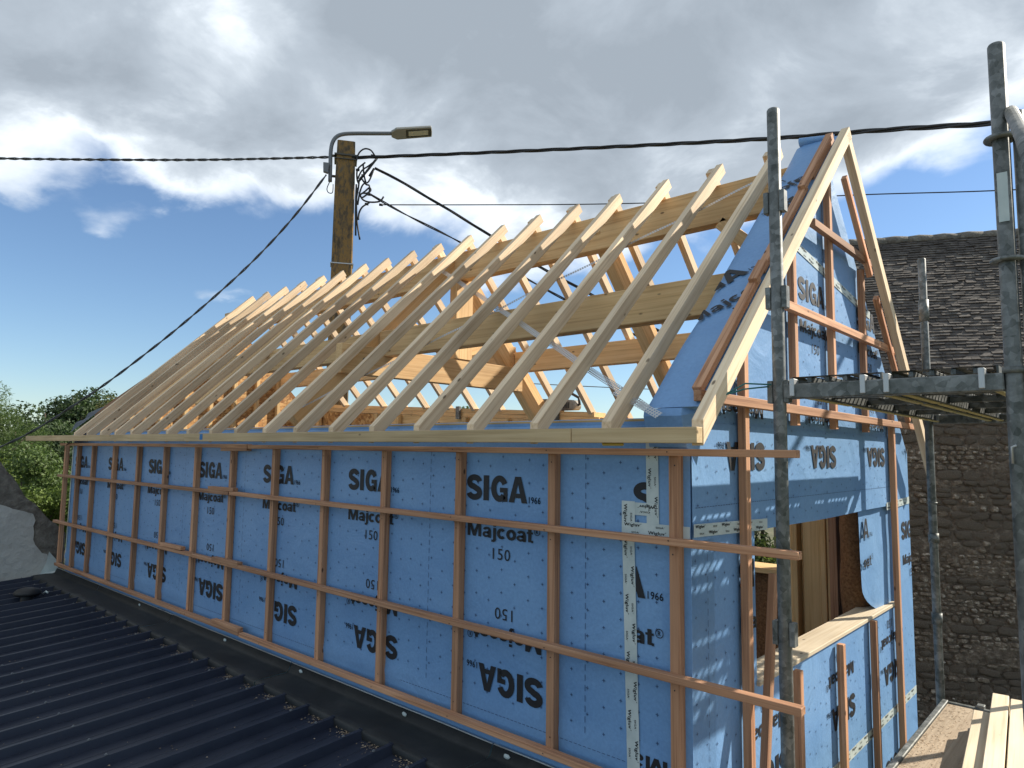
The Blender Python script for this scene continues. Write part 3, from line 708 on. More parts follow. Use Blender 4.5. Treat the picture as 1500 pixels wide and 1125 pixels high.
put('printed_marks', mesh_pd('printed_marks', *marks(0.01, OY0-0.01, -1.6, -0.36, [0.13], [])), 'mark_ink', gable, frame((0.0022, 0, 0), (0, 1, 0), (0, 0, 1)), kind='stuff')
put('printed_marks', mesh_pd('printed_marks', *marks(0.02, 2.84, -0.33, 0.20, [], [-0.212])), 'mark_ink', gable, frame((GX-0.0005, 0, 0), (0, 1, 0), (0, 0, 1)), kind='stuff')
put('printed_marks', mesh_pd('printed_marks', *marks(0.9, 2.6, 0.24, 1.0, [], [])), 'mark_ink', gable, frame((0.0022, 0, 0), (0, 1, 0), (0, 0, 1)), kind='stuff')
put('printed_marks', mesh_pd('printed_marks', *marks(0.6, 3.3, -1.75, -1.05, [], [-1.66])), 'mark_ink', gable, frame((0.0022, 0, 0), (0, 1, 0), (0, 0, 1)), kind='stuff')
# sheet hanging inside the right of the opening
pan = []
nu, nv = 24, 20; v, f = [], []
for j in range(nv+1):
    t = j/nv; z = -1.02+0.70*t
    yl = 2.20 + 0.05*(1-t) + 0.40*max(0, (0.30-t)/0.30)**2
    for i in range(nu+1):
        u = i/nu; v.append((yl+(2.875-yl)*u, z, -0.016-0.012*(1-u)**2+0.003*noise.noise(Vector((u*3, t*3, 1)))))
for j in range(nv):
    for i in range(nu): a = j*(nu+1)+i; f.append((a, a+1, a+nu+2, a+nu+1))
hang = put('hanging_membrane', mesh_pd('hanging_membrane', v, f, True), 'membrane', house, GM)
lettering(hang, (-0.010, 1.955, -0.393), (0, 1, 0), (0, 0, 1), keep=[((0.276, 0), (1, 0)), ((0, -0.33), (0, 1))])
# tapes on the gable
GN = (1, 0, 0)
tape_strip(gable, (0.0125, 0.0, -0.297), (0.0135, 0.70, -0.318), 0.05, GN, seed=7)
tape_strip(gable, (0.0035, 0.60, -1.66), (0.0035, 3.34, -1.665), 0.055, GN, seed=8)
tape_strip(gable, (0.0125, 2.70, -0.34), (0.0045, 3.34, -0.325), 0.05, GN, seed=9)
tape_strip(gable, (0.0035, 1.02, 1.115), (0.0035, 2.5, 0.92), 0.05, GN, seed=10)
# window board
box('window_sill', -0.135, 0.016, OY0-0.005, 2.885, -1.004, -0.982, 'deck_batten', house, 'y', 0.003)
box('sill_block', -0.22, -0.08, 2.62, 2.86, -0.981, -0.935, 'deck_batten', house, 'y', 0.003)
# inside of the opening: posts against the back wall, fibre board, window to the garden
for x0, x1, d in ((-0.788, -0.725, 0.0), (-0.722, -0.684, 0.02), (-0.680, -0.650, -0.06), (-0.647, -0.52, 0.0), (-0.517, -0.478, 0.02), (-0.475, -0.42, 0.01)):
    y = yfar((x0+x1)/2)+0.02
    box('post', x0, x1, y-0.10-d, y, -1.9, 0.10, 'stud_wood', house, 'z', 0.004)
box('corner_board', -0.415, -0.36, 2.85, 3.10, -1.9, 0.1, 'douglas', house, 'z')
bm = bmesh.new(); rows = []
for j in range(25):
    z = -1.9+2.0*j/24
    rows.append([bm.verts.new((2.58+0.13*math.cos(a)*(1+0.25*noise.noise(Vector((a, z*5, 0)))), z, -0.16+0.085*math.sin(a)*(1+0.3*noise.noise(Vector((a*2, z*7, 4)))))) for a in [i*math.pi*2/14 for i in range(14)]])
for j in range(24):
    for i in range(14): bm.faces.new((rows[j][i], rows[j][(i+1) % 14], rows[j+1][(i+1) % 14], rows[j+1][i]))
put('insulation_roll', mesh_bm('insulation_roll', bm, True), 'wood_fibre', house, GM)
box('window_sill', WX0, WX1-0.002, yfar(-1)-0.09, yfar(-1)+0.19, WZ0+0.001, WZ0+0.04, 'stud_wood', house, 'x', 0.003)
box('floor_deck', XL+0.2, -0.13, 0.2, yfar(XL), -2.35, -2.28, 'osb', house, 'x', 0)
# battens on the gable
gb = lambda y, z0, z1, x0=0.0: box('batten', 0.0125+x0, 0.048, y-0.021, y+0.021, z0, z1, 'douglas', gable, 'z')
gb(0.425, -2.4, gtop(0.425)-0.02)
gb(1.03, -0.30 if False else 0.14, gtop(1.03)-0.03); gb(1.615, 0.14, gtop(1.615)-0.05); gb(2.22, 0.14, gtop(2.22)-0.05)
gb(2.815, -2.4, gtop(2.815)-0.06)
for y, z in ((0.985, -1.02), (1.62, -1.02), (2.24, -1.0)): gb(y, -2.4, z)
def ghb(y0, z0, y1, z1): beam('batten', (0.0645, y0, z0), (0.0645, y1, z1), 0.032, 0.042, 'douglas', gable)
ghb(-0.06, 0.215, 3.30, 0.207); ghb(0.72, 0.712, 2.84, 0.712); ghb(1.25, 1.222, 2.32, 1.218)
# short battens along the verge, both sides
def verge(x, ya, yb, off, back=False, w=0.040, d=0.030):
    if back: p0, p1 = Vector((x, ya, zb(ya)+off)), Vector((x, yb, zb(yb)+off)); up = N_B
    else: p0, p1 = Vector((x, ya, zf(ya)+off)), Vector((x, yb, zf(yb)+off)); up = N_F
    beam('verge_batten', p0, p1, w, d, 'douglas', house, up)
verge(0.045, -0.02, 0.555, -0.040); verge(0.052, 0.50, 0.62, -0.012); verge(0.045, 0.60, 1.20, -0.040); verge(0.050, 1.15, 1.63, -0.010); verge(0.045, 1.30, 1.66, -0.052)
verge(0.072, 1.80, 2.27, -0.050, True, 0.03, 0.045); verge(0.072, 2.38, 3.10, -0.055, True, 0.03, 0.045)
# membrane strip dressed over the gable's sloping top
def slope_strip(x0, x1, ya, yb, off, name):
    n, m = 70, 6; v, f = [], []
    for i in range(n+1):
        y = ya+(yb-ya)*i/n
        for j in range(m+1):
            t = j/m; x = x0+(x1-x0)*t + (0.012*noise.noise(Vector((y*3, 0, 4))) if j == 0 else 0)
            d = off+0.004*noise.noise(Vector((y*4, x*9, 1)))-0.018*max(0, (0.18-t)/0.18)
            v.append((x, y, zf(y)+d))
    for i in range(n):
        for j in range(m): a = i*(m+1)+j; f.append((a, a+1, a+m+2, a+m+1))
    return put(name, mesh_pd(name, v, f, True), 'membrane', house)
strip = slope_strip(-0.165, 0.075, -0.06, 1.72, -0.068, 'verge_membrane')
def strip_print(y, z, inv, par=strip):
    ct, st = S_F.y, S_F.z
    yl = 0.0; dz = z-(zf(yl)-0.075); sl = y*ct+dz*st; p = -y*st+dz*ct     # along and square to the slope line on the gable
    O = Vector((0, 0, zf(0)))+S_F*sl+N_F*(-0.042)+Vector((-p, 0, 0))
    U = S_F*ct+Vector((st, 0, 0)); V = S_F*st-Vector((ct, 0, 0))
    if inv: U, V = -U, -V
    n = (U.x, V.x); m = math.hypot(*n); n = (n[0]/m, n[1]/m)
    a, b = (-0.150-O.x)/m, (0.050-O.x)/m
    lettering(par, O, U, V, keep=[((n[0]*a, n[1]*a), n), ((n[0]*b, n[1]*b), (-n[0], -n[1]))])
strip_print(0.195, 0.94, False); strip_print(1.43, 1.20, True)
# folded apron at the foot and the loose curl at the top
v = [(-0.165, -0.06, zf(-0.06)-0.07), (0.0, -0.06, zf(-0.06)-0.07), (0.004, -0.075, 0.14), (0.004, -0.03, 0.02), (-0.16, -0.075, 0.14), (-0.16, -0.03, 0.02), (0.06, 0.02, 0.16), (0.012, 0.03, -0.05), (0.075, 0.0, zf(0)-0.07)]
put('verge_membrane', mesh_pd('verge_membrane', v, [(0, 1, 2, 4), (4, 2, 3, 5), (2, 6, 7, 3), (1, 8, 6, 2)]), 'membrane', house)
v, f = [], []
for i in range(14):
    a = i/13*4.2; r = 0.028+0.006*i/13
    for x, k in ((-0.15, 1.0), (0.05, 0.35)):
        v.append((x, 1.715+0.01*k-r*math.sin(a)*k, zf(1.715)-0.072-(r*math.cos(a)-r)*k*0.9))
for i in range(13): f.append((2*i, 2*i+1, 2*i+3, 2*i+2))
put('membrane_curl', mesh_pd('membrane_curl', v, f, True), 'membrane', house)
# loose batten leaning in front of the gable
beam('leaning_batten', (0.175, 0.05, -2.25), (0.068, 0.62, -0.525), 0.042, 0.030, 'douglas', None, (1, 0, 0), label='loose reddish batten leaning upright in front of the window opening', cat='batten')

# ---------------------------------------------------------------- lean-to metal roof
lean = thing('metal_roof', 'black ribbed metal roof with flashing below the blue wall', 'roof', (-3.8, -2.2, -1.62))
SL = 0.062; Y0R, Z0R = -0.262, -1.445
pitch = 0.243; xr0 = -7.72; nr = 33
prof = []
for k in range(nr):
    x = xr0+k*pitch; prof += [(x, 0), (x+0.060, 0), (x+0.065, 0.004), (x+0.070, 0), (x+0.118, 0), (x+0.123, 0.004), (x+0.128, 0), (x+0.178, 0.0), (x+0.190, 0.042), (x+0.212, 0.042), (x+0.224, 0.0)]
prof.append((xr0+nr*pitch, 0))
v, f = [], []
ny = 14
for j in range(ny+1):
    y = Y0R-4.6*j/ny
    for i, (x, h) in enumerate(prof): v.append((x, y, Z0R+h+SL*(y-Y0R)+0.002*noise.noise(Vector((x*1.5, y, 0)))))
m = len(prof)
for j in range(ny):
    for i in range(m-1): a = j*m+i; f.append((a, a+m, a+m+1, a+1))
put('roof_sheet', mesh_pd('roof_sheet', v, f), 'roof_metal', lean)
for k in range(nr):                            # closed rib ends with a little turned-up lip
    x = xr0+k*pitch; y = Y0R+0.002
    if x > 0.25: break
    bm = prism_bm([(x+0.176, -0.003), (x+0.188, 0.046), (x+0.214, 0.046), (x+0.226, -0.003)], 0, 0.004)
    put('rib_end', mesh_bm('rib_end', bm), 'roof_metal', lean, frame((0, y+0.004, Z0R), (1, 0, 0), (0, 0, 1)))
parts = []
for k in range(nr):
    for r in range(5):
        x = xr0+k*pitch+0.201; y = Y0R-0.10-0.82*r; z = Z0R+0.0425+SL*(y-Y0R)
        parts.append(([q+Vector((x, y, z)) for q in lathe([(0.0085, 0.0), (0.0085, 0.002), (0.0055, 0.0025), (0.005, 0.007), (0.0, 0.0075)], 8)[0]], lathe([(0.0085, 0.0), (0.0085, 0.002), (0.0055, 0.0025), (0.005, 0.007), (0.0, 0.0075)], 8)[1]))
put('roof_screws', mesh_pd('roof_screws', *merge(parts)), 'lamp_grey', lean, kind='stuff')
# apron flashing in lengths, upstand with a bright folded edge
fl = [-7.6, -6.25, -4.55, -2.75, -1.0, 0.3]
for a, b in zip(fl, fl[1:]):
    n = 26; sec = [(-0.012, -1.352), (-0.024, -1.354), (-0.042, -1.396), (-0.062, -1.404), (-0.14, -1.404), (-0.215, -1.405), (-0.258, -1.406), (-0.267, -1.414), (-0.268, -1.450)]
    v, f = [], []; sd = a*3.3
    for i in range(n+1):
        x = a+0.004+(b-a-0.008)*i/n
        for j, (y, z) in enumerate(sec):
            w = 0.011*noise.noise(Vector((x*1.4, j*0.35, sd)))*(1 if 2 < j < 6 else 0.45)
            v.append((x, y+0.5*w, z+w))
    for i in range(n):
        for j in range(len(sec)-1): q = i*len(sec)+j; f.append((q, q+len(sec), q+len(sec)+1, q+1))
    put('flashing', mesh_pd('flashing', v, f, True), 'flashing_metal', lean)
    tube('flashing_edge', [(a+0.004+(b-a-0.008)*i/10, -0.0185, -1.3505+0.004*noise.noise(Vector((a+i*0.3, 0, 2)))) for i in range(11)], 0.0036, 'bright_steel', lean, 5)
for x in (-5.2, -3.62, -2.62, -1.62, -0.9):
    bm = bmesh.new(); bmesh.ops.create_icosphere(bm, subdivisions=2, radius=0.016)
    for q in bm.verts: q.co = Vector((q.co.x*1.2, q.co.y*0.35, q.co.z*0.7))*(1+0.35*noise.noise(q.co*90+Vector((x, 0, 0))))
    put('sealant_dab', mesh_bm('sealant_dab', bm, True), 'tape', lean, Matrix.Translation((x, -0.036, -1.372)))
vc = thing('roof_vent', 'round black mushroom vent cap on the metal roof', 'vent', (-6.47, -0.555, -1.462))
put('vent_cap', mesh_pd('vent_cap', *lathe([(0.0, 0.128), (0.05, 0.125), (0.09, 0.112), (0.112, 0.090), (0.112, 0.072), (0.10, 0.062), (0.05, 0.060)]), True), 'rubber_black', vc, Matrix.Translation((-6.47, -0.555, -1.462)))
put('vent_neck', mesh_pd('vent_neck', *lathe([(0.05, 0.06), (0.055, 0.0), (0.10, -0.004), (0.105, -0.018)]), True), 'rubber_black', vc, Matrix.Translation((-6.47, -0.555, -1.462)))
tube('vent_tag', [(-6.43, -0.44, -1.40), (-6.40, -0.425, -1.375), (-6.365, -0.42, -1.385)], 0.008, 'tape', vc, 6)
# sawdust and grit lying in the pans by the rib ends
v, f = [], []
for k in range(2600):
    if random.random() < 0.75:
        kk = random.randrange(nr); x = xr0+kk*pitch+random.gauss(0.10, 0.05); y = Y0R-abs(random.gauss(0, 0.035))-0.004
    else: x = random.uniform(-7.6, 0.2); y = Y0R-random.uniform(0.0, 1.6)
    x_in = (x-xr0) % pitch
    if x_in > 0.172: x -= 0.06
    z = Z0R+SL*(y-Y0R)+0.006; s = random.uniform(0.0015, 0.0045); a = random.uniform(0, 6.28); o = len(v)
    dx, dy = math.cos(a)*s*1.8, math.sin(a)*s*1.8
    v += [(x-dx, y-dy, z), (x+dy*0.5, y-dx*0.5, z+s*0.5), (x+dx, y+dy, z), (x-dy*0.5, y+dx*0.5, z+s)]; f += [(o, o+1, o+2, o+3)]
put('sawdust', mesh_pd('sawdust', v, f), 'grey_ply', lean, kind='stuff')

# ---------------------------------------------------------------- neighbour's wall at the far left
nw = thing('neighbour_wall', 'grey rendered gable wall with a rough sloping top edge beside the metal roof', 'wall', (-8.05, -1.5, -Z0))
NM = frame((-7.96, 0, 0), (0, 1, 0), (0, 0, 1))
def wob(pts, n, amp, sd):
    out = []
    for i, (a, b) in enumerate(zip(pts, pts[1:])):
        for k in range(n):
            t = k/n; out.append((a[0]+(b[0]-a[0])*t+amp*noise.noise(Vector((i+t*3, sd, 1))), a[1]+(b[1]-a[1])*t+amp*noise.noise(Vector((sd, i+t*3, 7)))))
    return out+[pts[-1]]
top = wob([(0.14, -1.02), (-0.24, -0.63), (-0.56, -0.17), (-1.6, 1.05), (-2.6, 2.2)], 7, 0.035, 2)
put('wall_core', mesh_bm('wall_core', prism_bm([(0.14, -Z0)] + top + [(-3.6, 1.1), (-4.8, -0.3), (-4.8, -Z0)], -0.35, 0)), 'roughcast', nw, NM)
edge = wob([(0.02, -1.60), (-0.02, -1.28), (-0.16, -1.12), (-0.20, -0.78), (-0.42, -0.70), (-0.60, -0.62), (-0.78, -0.40), (-1.5, 0.6), (-2.6, 1.7)], 5, 0.03, 5)
put('render_coat', mesh_bm('render_coat', prism_bm([(0.02, -Z0)] + edge + [(-3.5, 0.8), (-4.7, -0.5), (-4.7, -Z0)], 0.001, 0.022)), 'render', nw, NM)
v = [(-7.932, -0.10, -1.47), (-7.932, 0.09, -1.47), (-7.932, 0.06, -1.31), (-7.932, -0.02, -1.21), (-7.932, -0.04, -1.33), (-7.932, -0.12, -1.462), (-7.70, -0.09, -1.45), (-7.64, 0.0, -1.40), (-7.932, 0.09, -1.42)]
put('flashing_patch', mesh_pd('flashing_patch', v, [(0, 1, 2, 3, 4), (5, 6, 7, 8)]), 'tape', nw)

# ---------------------------------------------------------------- stone house behind
SHO = Vector((-0.62, 6.30, 0)); SU = Vector((0.90, 0.436, 0)).normalized(); SN = Vector((SU.y, -SU.x, 0))
stone = thing('stone_house', 'old dark rubble stone house with lichened tile roof behind the scaffold', 'house', (SHO.x+2.5*SU.x, SHO.y+2.5*SU.y, -Z0))
SM = frame(SHO, SU, (0, 0, 1))                 # local x along the wall, y up, z towards the eye side
if SM.to_3x3().col[2].dot(SN) < 0: pass
S0, S1 = -1.15, 8.5
EV = 1.02; SLP = 0.98; DEP = 2.06*2
zs = SM.to_3x3().col[2].dot(SN)
sg = 1 if zs > 0 else -1
nx, nz = 120, 60; v, f = [], []
for j in range(nz+1):
    for i in range(nx+1):
        x = S0+(S1-S0)*i/nx; z = -Z0+(EV+Z0)*j/nz
        v.append((x, z, sg*0.035*noise.noise(Vector((x*3.5, z*4.5, 0)))))
for j in range(nz):
    for i in range(nx): a = j*(nx+1)+i; f.append((a, a+1, a+nx+2, a+nx+1))
wallm = put('front_wall', mesh_pd('front_wall', v, f, True), 'mortar', stone, SM)
b0 = -sg*0.06; b1 = -sg*DEP; top = EV+SLP*DEP/2-0.06
v = [(S0, -Z0, b0), (S0, EV-0.02, b0), (S0, top, -sg*DEP/2), (S0, EV-0.02, b1), (S0, -Z0, b1), (S1, -Z0, b0), (S1, EV-0.02, b0), (S1, top, -sg*DEP/2), (S1, EV-0.02, b1), (S1, -Z0, b1)]
put('house_body', mesh_pd('house_body', v, [(0, 1, 2, 3, 4), (5, 9, 8, 7, 6), (3, 8, 9, 4), (1, 6, 7, 2), (2, 7, 8, 3), (0, 5, 6, 1)]), 'mortar', stone, SM)
# rubble stones: eight shapes, laid in rough courses
shapes = []
for s in range(9):
    bm = bmesh.new(); bmesh.ops.create_icosphere(bm, subdivisions=2, radius=1.0)
    for q in bm.verts:
        n = noise.noise(q.co*1.7+Vector((s*7.3, 0, 0))); c = q.co
        q.co = Vector((math.copysign(abs(c.x)**0.65, c.x), math.copysign(abs(c.y)**0.65, c.y), c.z))*(1+0.22*n)
    shapes.append(mesh_bm('stone', bm)); shapes[-1].materials.append(MATS['stone'])
cand = []; z = -3.0
while z < EV-0.06:
    h = random.choice((0.035, 0.045, 0.055, 0.07, 0.10))*random.uniform(0.85, 1.15); x = -0.95+random.uniform(0, 0.1)
    while x < 2.9:
        w = h*random.uniform(0.9, 2.6); cand.append((x+w/2, z+h/2+random.uniform(-0.012, 0.012), w, h*random.uniform(0.75, 1.05))); x += w+random.uniform(0.008, 0.03)
    z += h+0.006
vis = [c for c in cand if -0.45 < c[0] < 1.75 and c[1] > -2.75]
vis.sort(key=lambda c: -c[2]*c[3]); pick = set(vis[:290]); rest = []
for i, c in enumerate(cand):
    x, zz, w, h = c; d = random.uniform(0.006, 0.024)
    M = SM @ Matrix.Translation((x, zz, sg*0.004)) @ Matrix.Rotation(random.uniform(-0.16, 0.16), 4, 'Z') @ Matrix.Diagonal((w*0.5, h*0.5, d, 1))
    if c in pick: put('stone', shapes[i % 9], None, wallm, M)
    else: rest.append((i % 9, M))
V, Fc = [], []
Si = SM.inverted()
for k, M in rest:
    me = shapes[k]; L = Si @ M; o = len(V)
    V += [tuple(L @ q.co) for q in me.vertices]; Fc += [tuple(i+o for i in p.vertices) for p in me.polygons]
put('rubble_stones', mesh_pd('rubble_stones', V, Fc), 'stone', wallm, SM, kind='stuff')
# tiles: every tile a thin slab of its own in lapped courses
LEN = math.hypot(DEP/2, SLP*DEP/2)+0.12; tu = Vector((0, SLP, -sg)).normalized(); tn = Vector((0, 1, sg*SLP)).normalized()
V, Fc = [], []; nrow = int(LEN/0.060); org = Vector((0, EV-0.10, sg*0.10))
for r in range(nrow):
    x = S0-0.1+random.uniform(0, 0.1)
    while x < 4.0:
        w = random.uniform(0.085, 0.14); b = org+tu*(r*0.060+random.uniform(-0.006, 0.006)); l = tn*random.uniform(0.010, 0.026); t = tu*0.105
        dip = tn*random.uniform(-0.003, 0.006); o = len(V)
        wav = tn*(0.02*noise.noise(Vector((x*0.9, r*0.05, 0))))
        p = [Vector((x, 0, 0))+b+l+wav, Vector((x+w-0.004, 0, 0))+b+l+dip+wav, Vector((x+w-0.004, 0, 0))+b+t+wav, Vector((x, 0, 0))+b+t+wav]
        q = [a-tn*0.016 for a in p[:2]]
        V += [tuple(a) for a in p+q]; Fc += [(o, o+1, o+2, o+3), (o+4, o+5, o+1, o), (o+4, o, o+3), (o+5, o+2, o+1)]
        x += w
put('roof_tiles', mesh_pd('roof_tiles', V, Fc), 'slate', stone, SM, kind='stuff')
v = [tuple(org+Vector((S0-0.1, 0, 0))-tn*0.012), tuple(org+Vector((S1, 0, 0))-tn*0.012), tuple(org+Vector((S1, 0, 0))+tu*LEN-tn*0.012), tuple(org+Vector((S0-0.1, 0, 0))+tu*LEN-tn*0.012)]
put('roof_deck', mesh_pd('roof_deck', v, [(0, 1, 2, 3)]), 'slate', stone, SM)
ridge = org+tu*LEN
for k in range(24):
    x = S0-0.1+k*0.30; zz = 0.012*noise.noise(Vector((k*0.7, 0, 0)))
    v, f = tube_vf([(0, 0, 0), (0.16, 0.01, 0), (0.33, 0.0, 0)], [0.062, 0.070, 0.064], 10)
    v = [q*(1+0.12*noise.noise(q*14+Vector((k, 0, 0)))) for q in v]
    put('ridge_tile', mesh_pd('ridge_tile', v, f, True), 'roughcast', stone, SM @ Matrix.Translation((x, ridge.y+zz, ridge.z)))

# ---------------------------------------------------------------- scaffold
FX0, FX1, FY, FY2 = 0.28, 1.012, 0.185, 2.69
scaf = thing('scaffold', 'galvanised scaffold bay with raised deck and lower platform beside the gable', 'scaffold', (0.65, 1.4, -Z0))
def pole(x, y, z0, z1, r=0.0242, fit=()):
    p = tube('standard', [(x, y, z0), (x, y, z1-0.006), (x, y, z1)], [r, r, r*0.86], 'galvanised', scaf, 20)
    for z, h in fit: tube('coupler', [(x, y, z-h/2), (x, y, z+h/2)], r+0.0065, 'galvanised', p, 16)
    return p
pL = pole(FX0, FY, -Z0, 1.362, fit=((-0.36, 0.012),))
pR = pole(FX1, FY, -Z0, 1.340, fit=((0.27, 0.02),))
pF = pole(FX0, FY2, -Z0, 1.300, fit=((0.95, 0.14), (0.45, 0.10), (-0.30, 0.012), (-0.52, 0.06), (-1.02, 0.07)))
pQ = pole(FX1, FY2, -Z0, 0.10, fit=())
def rosette(x, y, z, par):
    v, f = lathe([(0.026, -0.006), (0.046, -0.006), (0.049, 0.0), (0.046, 0.006), (0.026, 0.006)], 18)
    put('collar', mesh_pd('collar', v, f, True), 'galvanised', par, Matrix.Translation((x, y, z)))
for z in (0.62, 1.02): rosette(FX1, FY, z, pR)
box('id_label', FX1-0.014, FX1+0.014, FY-0.0262, FY-0.0245, 0.74, 0.90, 'tape', scaf, 'z', 0)
tube('pin', [(FX1-0.012, FY-0.03, -0.02), (FX1-0.012, FY-0.034, 0.03), (FX1, FY-0.034, 0.036)], 0.004, 'bright_steel', scaf, 6)
def wedge_box(x, y, z, par, side=-1):
    for dx in (-0.031, 0.031):
        box('wedge_pocket', x+dx-0.010, x+dx+0.010, y-0.018, y+0.018, z-0.043, z+0.043, 'galvanised', par, 'z', 0.002)
for z in (0.235, 0.60, 0.98, -0.66): wedge_box(FX0, FY, z, pL)
tube('guard_rail', [(FX1+0.03, FY-0.005, 1.10), (FX1+0.10, FY-0.5, 0.82), (FX1+0.16, FY-1.0, 0.55)], 0.019, 'galvanised', scaf, 14)
tube('standard', [(FX1+0.046, FY+0.01, -1.3), (FX1+0.046, FY+0.01, 1.10)], 0.017, 'galvanised', scaf, 14)
# transoms carrying the upper deck
for y in (FY, FY2):
    box('transom', FX0+0.024, FX1-0.024, y-0.020, y+0.020, 0.206, 0.262, 'galvanised', scaf, 'x', 0.004)
    for x in (0.335, 0.58, 0.655, 0.93): box('deck_hook', x-0.009, x+0.009, y-0.026, y+0.026, 0.215, 0.281, 'bright_steel', scaf, 'z', 0.002)
# perforated steel planks
def steel_plank(x0, x1, y0, y1, zt):
    nu = 13; rows = []
    bm = bmesh.new(); ny = int((y1-y0)/0.019)
    grid = [[bm.verts.new((x0+(x1-x0)*i/nu, y0+(y1-y0)*j/ny, zt)) for i in range(nu+1)] for j in range(ny+1)]
    for j in range(ny):
        for i in range(nu):
            hole = (i % 2 == 1) and (j % 3 != (i//2) % 3) and 2 < j < ny-3 and (j//12) % 8 != 7
            if not hole: bm.faces.new((grid[j][i], grid[j][i+1], grid[j+1][i+1], grid[j+1][i]))
    top = mesh_bm('deck_plank', bm)
    p = put('deck_plank', top, 'deck_steel', scaf)
    for x in (x0+0.003, x1-0.003):
        box('side_flange', x-0.003, x+0.003, y0, y1, zt-0.066, zt-0.001, 'deck_steel', p, 'y', 0)
        s = 1 if x < (x0+x1)/2 else -1
        box('bottom_lip', min(x, x+s*0.03), max(x, x+s*0.03), y0, y1, zt-0.070, zt-0.0665, 'deck_steel', p, 'y', 0)
        v, f = [], []
        for k in range(int((y1-y0)/0.026)):
            y = y0+0.02+k*0.026; 
            if (k % 27) > 24: continue
            V2, F2 = tube_vf([(x+s*0.004, y, zt-0.0725), (x+s*0.026, y+0.006, zt-0.0725)], 0.0042, 5); o = len(v); v += V2; f += [tuple(i+o for i in q) for q in F2]
        put('slot_light_bars', mesh_pd('slot_light_bars', v, f), 'slot_sun_tint', p, kind='stuff')  # yellow bars in place of sunlit flange slots; the light is their colour
    for i in range(1, 5):
        x = x0+(x1-x0)*i/5
        box('stiffener', x-0.008, x+0.008, y0+0.01, y1-0.01, zt-0.022, zt-0.003, 'deck_steel', p, 'y', 0.001)
    for k in range(1, 5):
        y = y0+(y1-y0)*k/5; box('cross_rib', x0+0.008, x1-0.008, y-0.012, y+0.012, zt-0.052, zt-0.024, 'deck_steel', p, 'x', 0.002)
steel_plank(0.315, 0.630, FY+0.03, FY2-0.03, 0.292); steel_plank(0.655, 0.970, FY+0.03, FY2-0.03, 0.292)
# cord tied on the standard
pts = [(FX0-0.03, FY-0.03, 0.255), (0.20, 0.05, 0.24), (0.12, -0.03, 0.205), (0.10, -0.05, 0.17), (0.115, -0.03, 0.195), (0.20, 0.06, 0.262), (FX0-0.02, FY-0.03, 0.262)]
tube('tie_cord', pts, 0.003, 'rope_green', scaf, 6)
# lower platform: ply deck in an aluminium frame
LZ = -1.49
box('platform_board', FX0+0.055, FX1-0.02, -2.4, 2.60, LZ-0.035, LZ-0.012, 'grey_ply', scaf, 'y', 0)
box('platform_rail', FX0+0.020, FX0+0.052, -2.4, 2.635, LZ-0.075, LZ, 'galvanised', scaf, 'y', 0.004)
box('platform_rail', FX1-0.02, FX1+0.012, -2.4, 2.635, LZ-0.075, LZ, 'galvanised', scaf, 'y', 0.004)
box('platform_rail', FX0+0.053, FX1-0.021, 2.603, 2.635, LZ-0.075, LZ-0.004, 'galvanised', scaf, 'x', 0.004)
for x in (0.50, 0.86): box('deck_hook', x-0.02, x+0.02, 2.610, 2.66, LZ-0.03, LZ+0.012, 'galvanised', scaf, 'x', 0.003)
for y in (FY, FY2): box('transom', FX0+0.024, FX1-0.024, y-0.02, y+0.02, LZ-0.135, LZ-0.0765, 'galvanised', scaf, 'x', 0.003)
v, f = [], []
for k in range(1500):                          # wood shavings on the platform
    x = random.uniform(FX0+0.06, FX1-0.03); y = random.uniform(0.2, 2.58); z = LZ-0.011; s = random.uniform(0.003, 0.010); a = random.uniform(0, 6.28); o = len(v)
    if random.random() < 0.5: x = FX0+0.06+abs(random.gauss(0, 0.07))
    dx, dy = math.cos(a)*s, math.sin(a)*s
    v += [(x-dx, y-dy, z), (x+dy*0.3, y-dx*0.3, z+0.002), (x+dx, y+dy, z+s*0.3), (x-dy*0.3, y+dx*0.3, z+0.003)]; f.append((o, o+1, o+2, o+3))
put('wood_shavings', mesh_pd('wood_shavings', v, f), 'pine', scaf, kind='stuff')
# planks stacked on the platform
ends = [2.14, 2.37, 2.33, 2.20]; layers = [3, 4, 4, 4]
rs = random.Random(31)
for c in range(4):
    for k in range(layers[c]):
        y1 = ends[c]+rs.uniform(-0.05, 0.04)*(k < layers[c]-1); y0 = 0.34+rs.uniform(0, 0.05); xo = 0.535+0.043+0.079*c+rs.uniform(-0.004, 0.004)
        zc = LZ-0.0115+0.0455*k+0.0227
        f = lambda y: xo+0.100*(2.2-y)
        lab = 'pale board in the %s layer of the platform stack, %s from the gable wall' % (('bottom', 'second', 'third', 'top')[k if k < layers[c]-1 else 3], ('first', 'second', 'third', 'furthest')[c])
        beam('board', (f(y0), y0, zc), (f(y1), y1, zc), 0.076, 0.045, 'deck_batten', None, (0, 0, 1), 0.003, label=lab, cat='board', group='boards stacked on the scaffold platform')

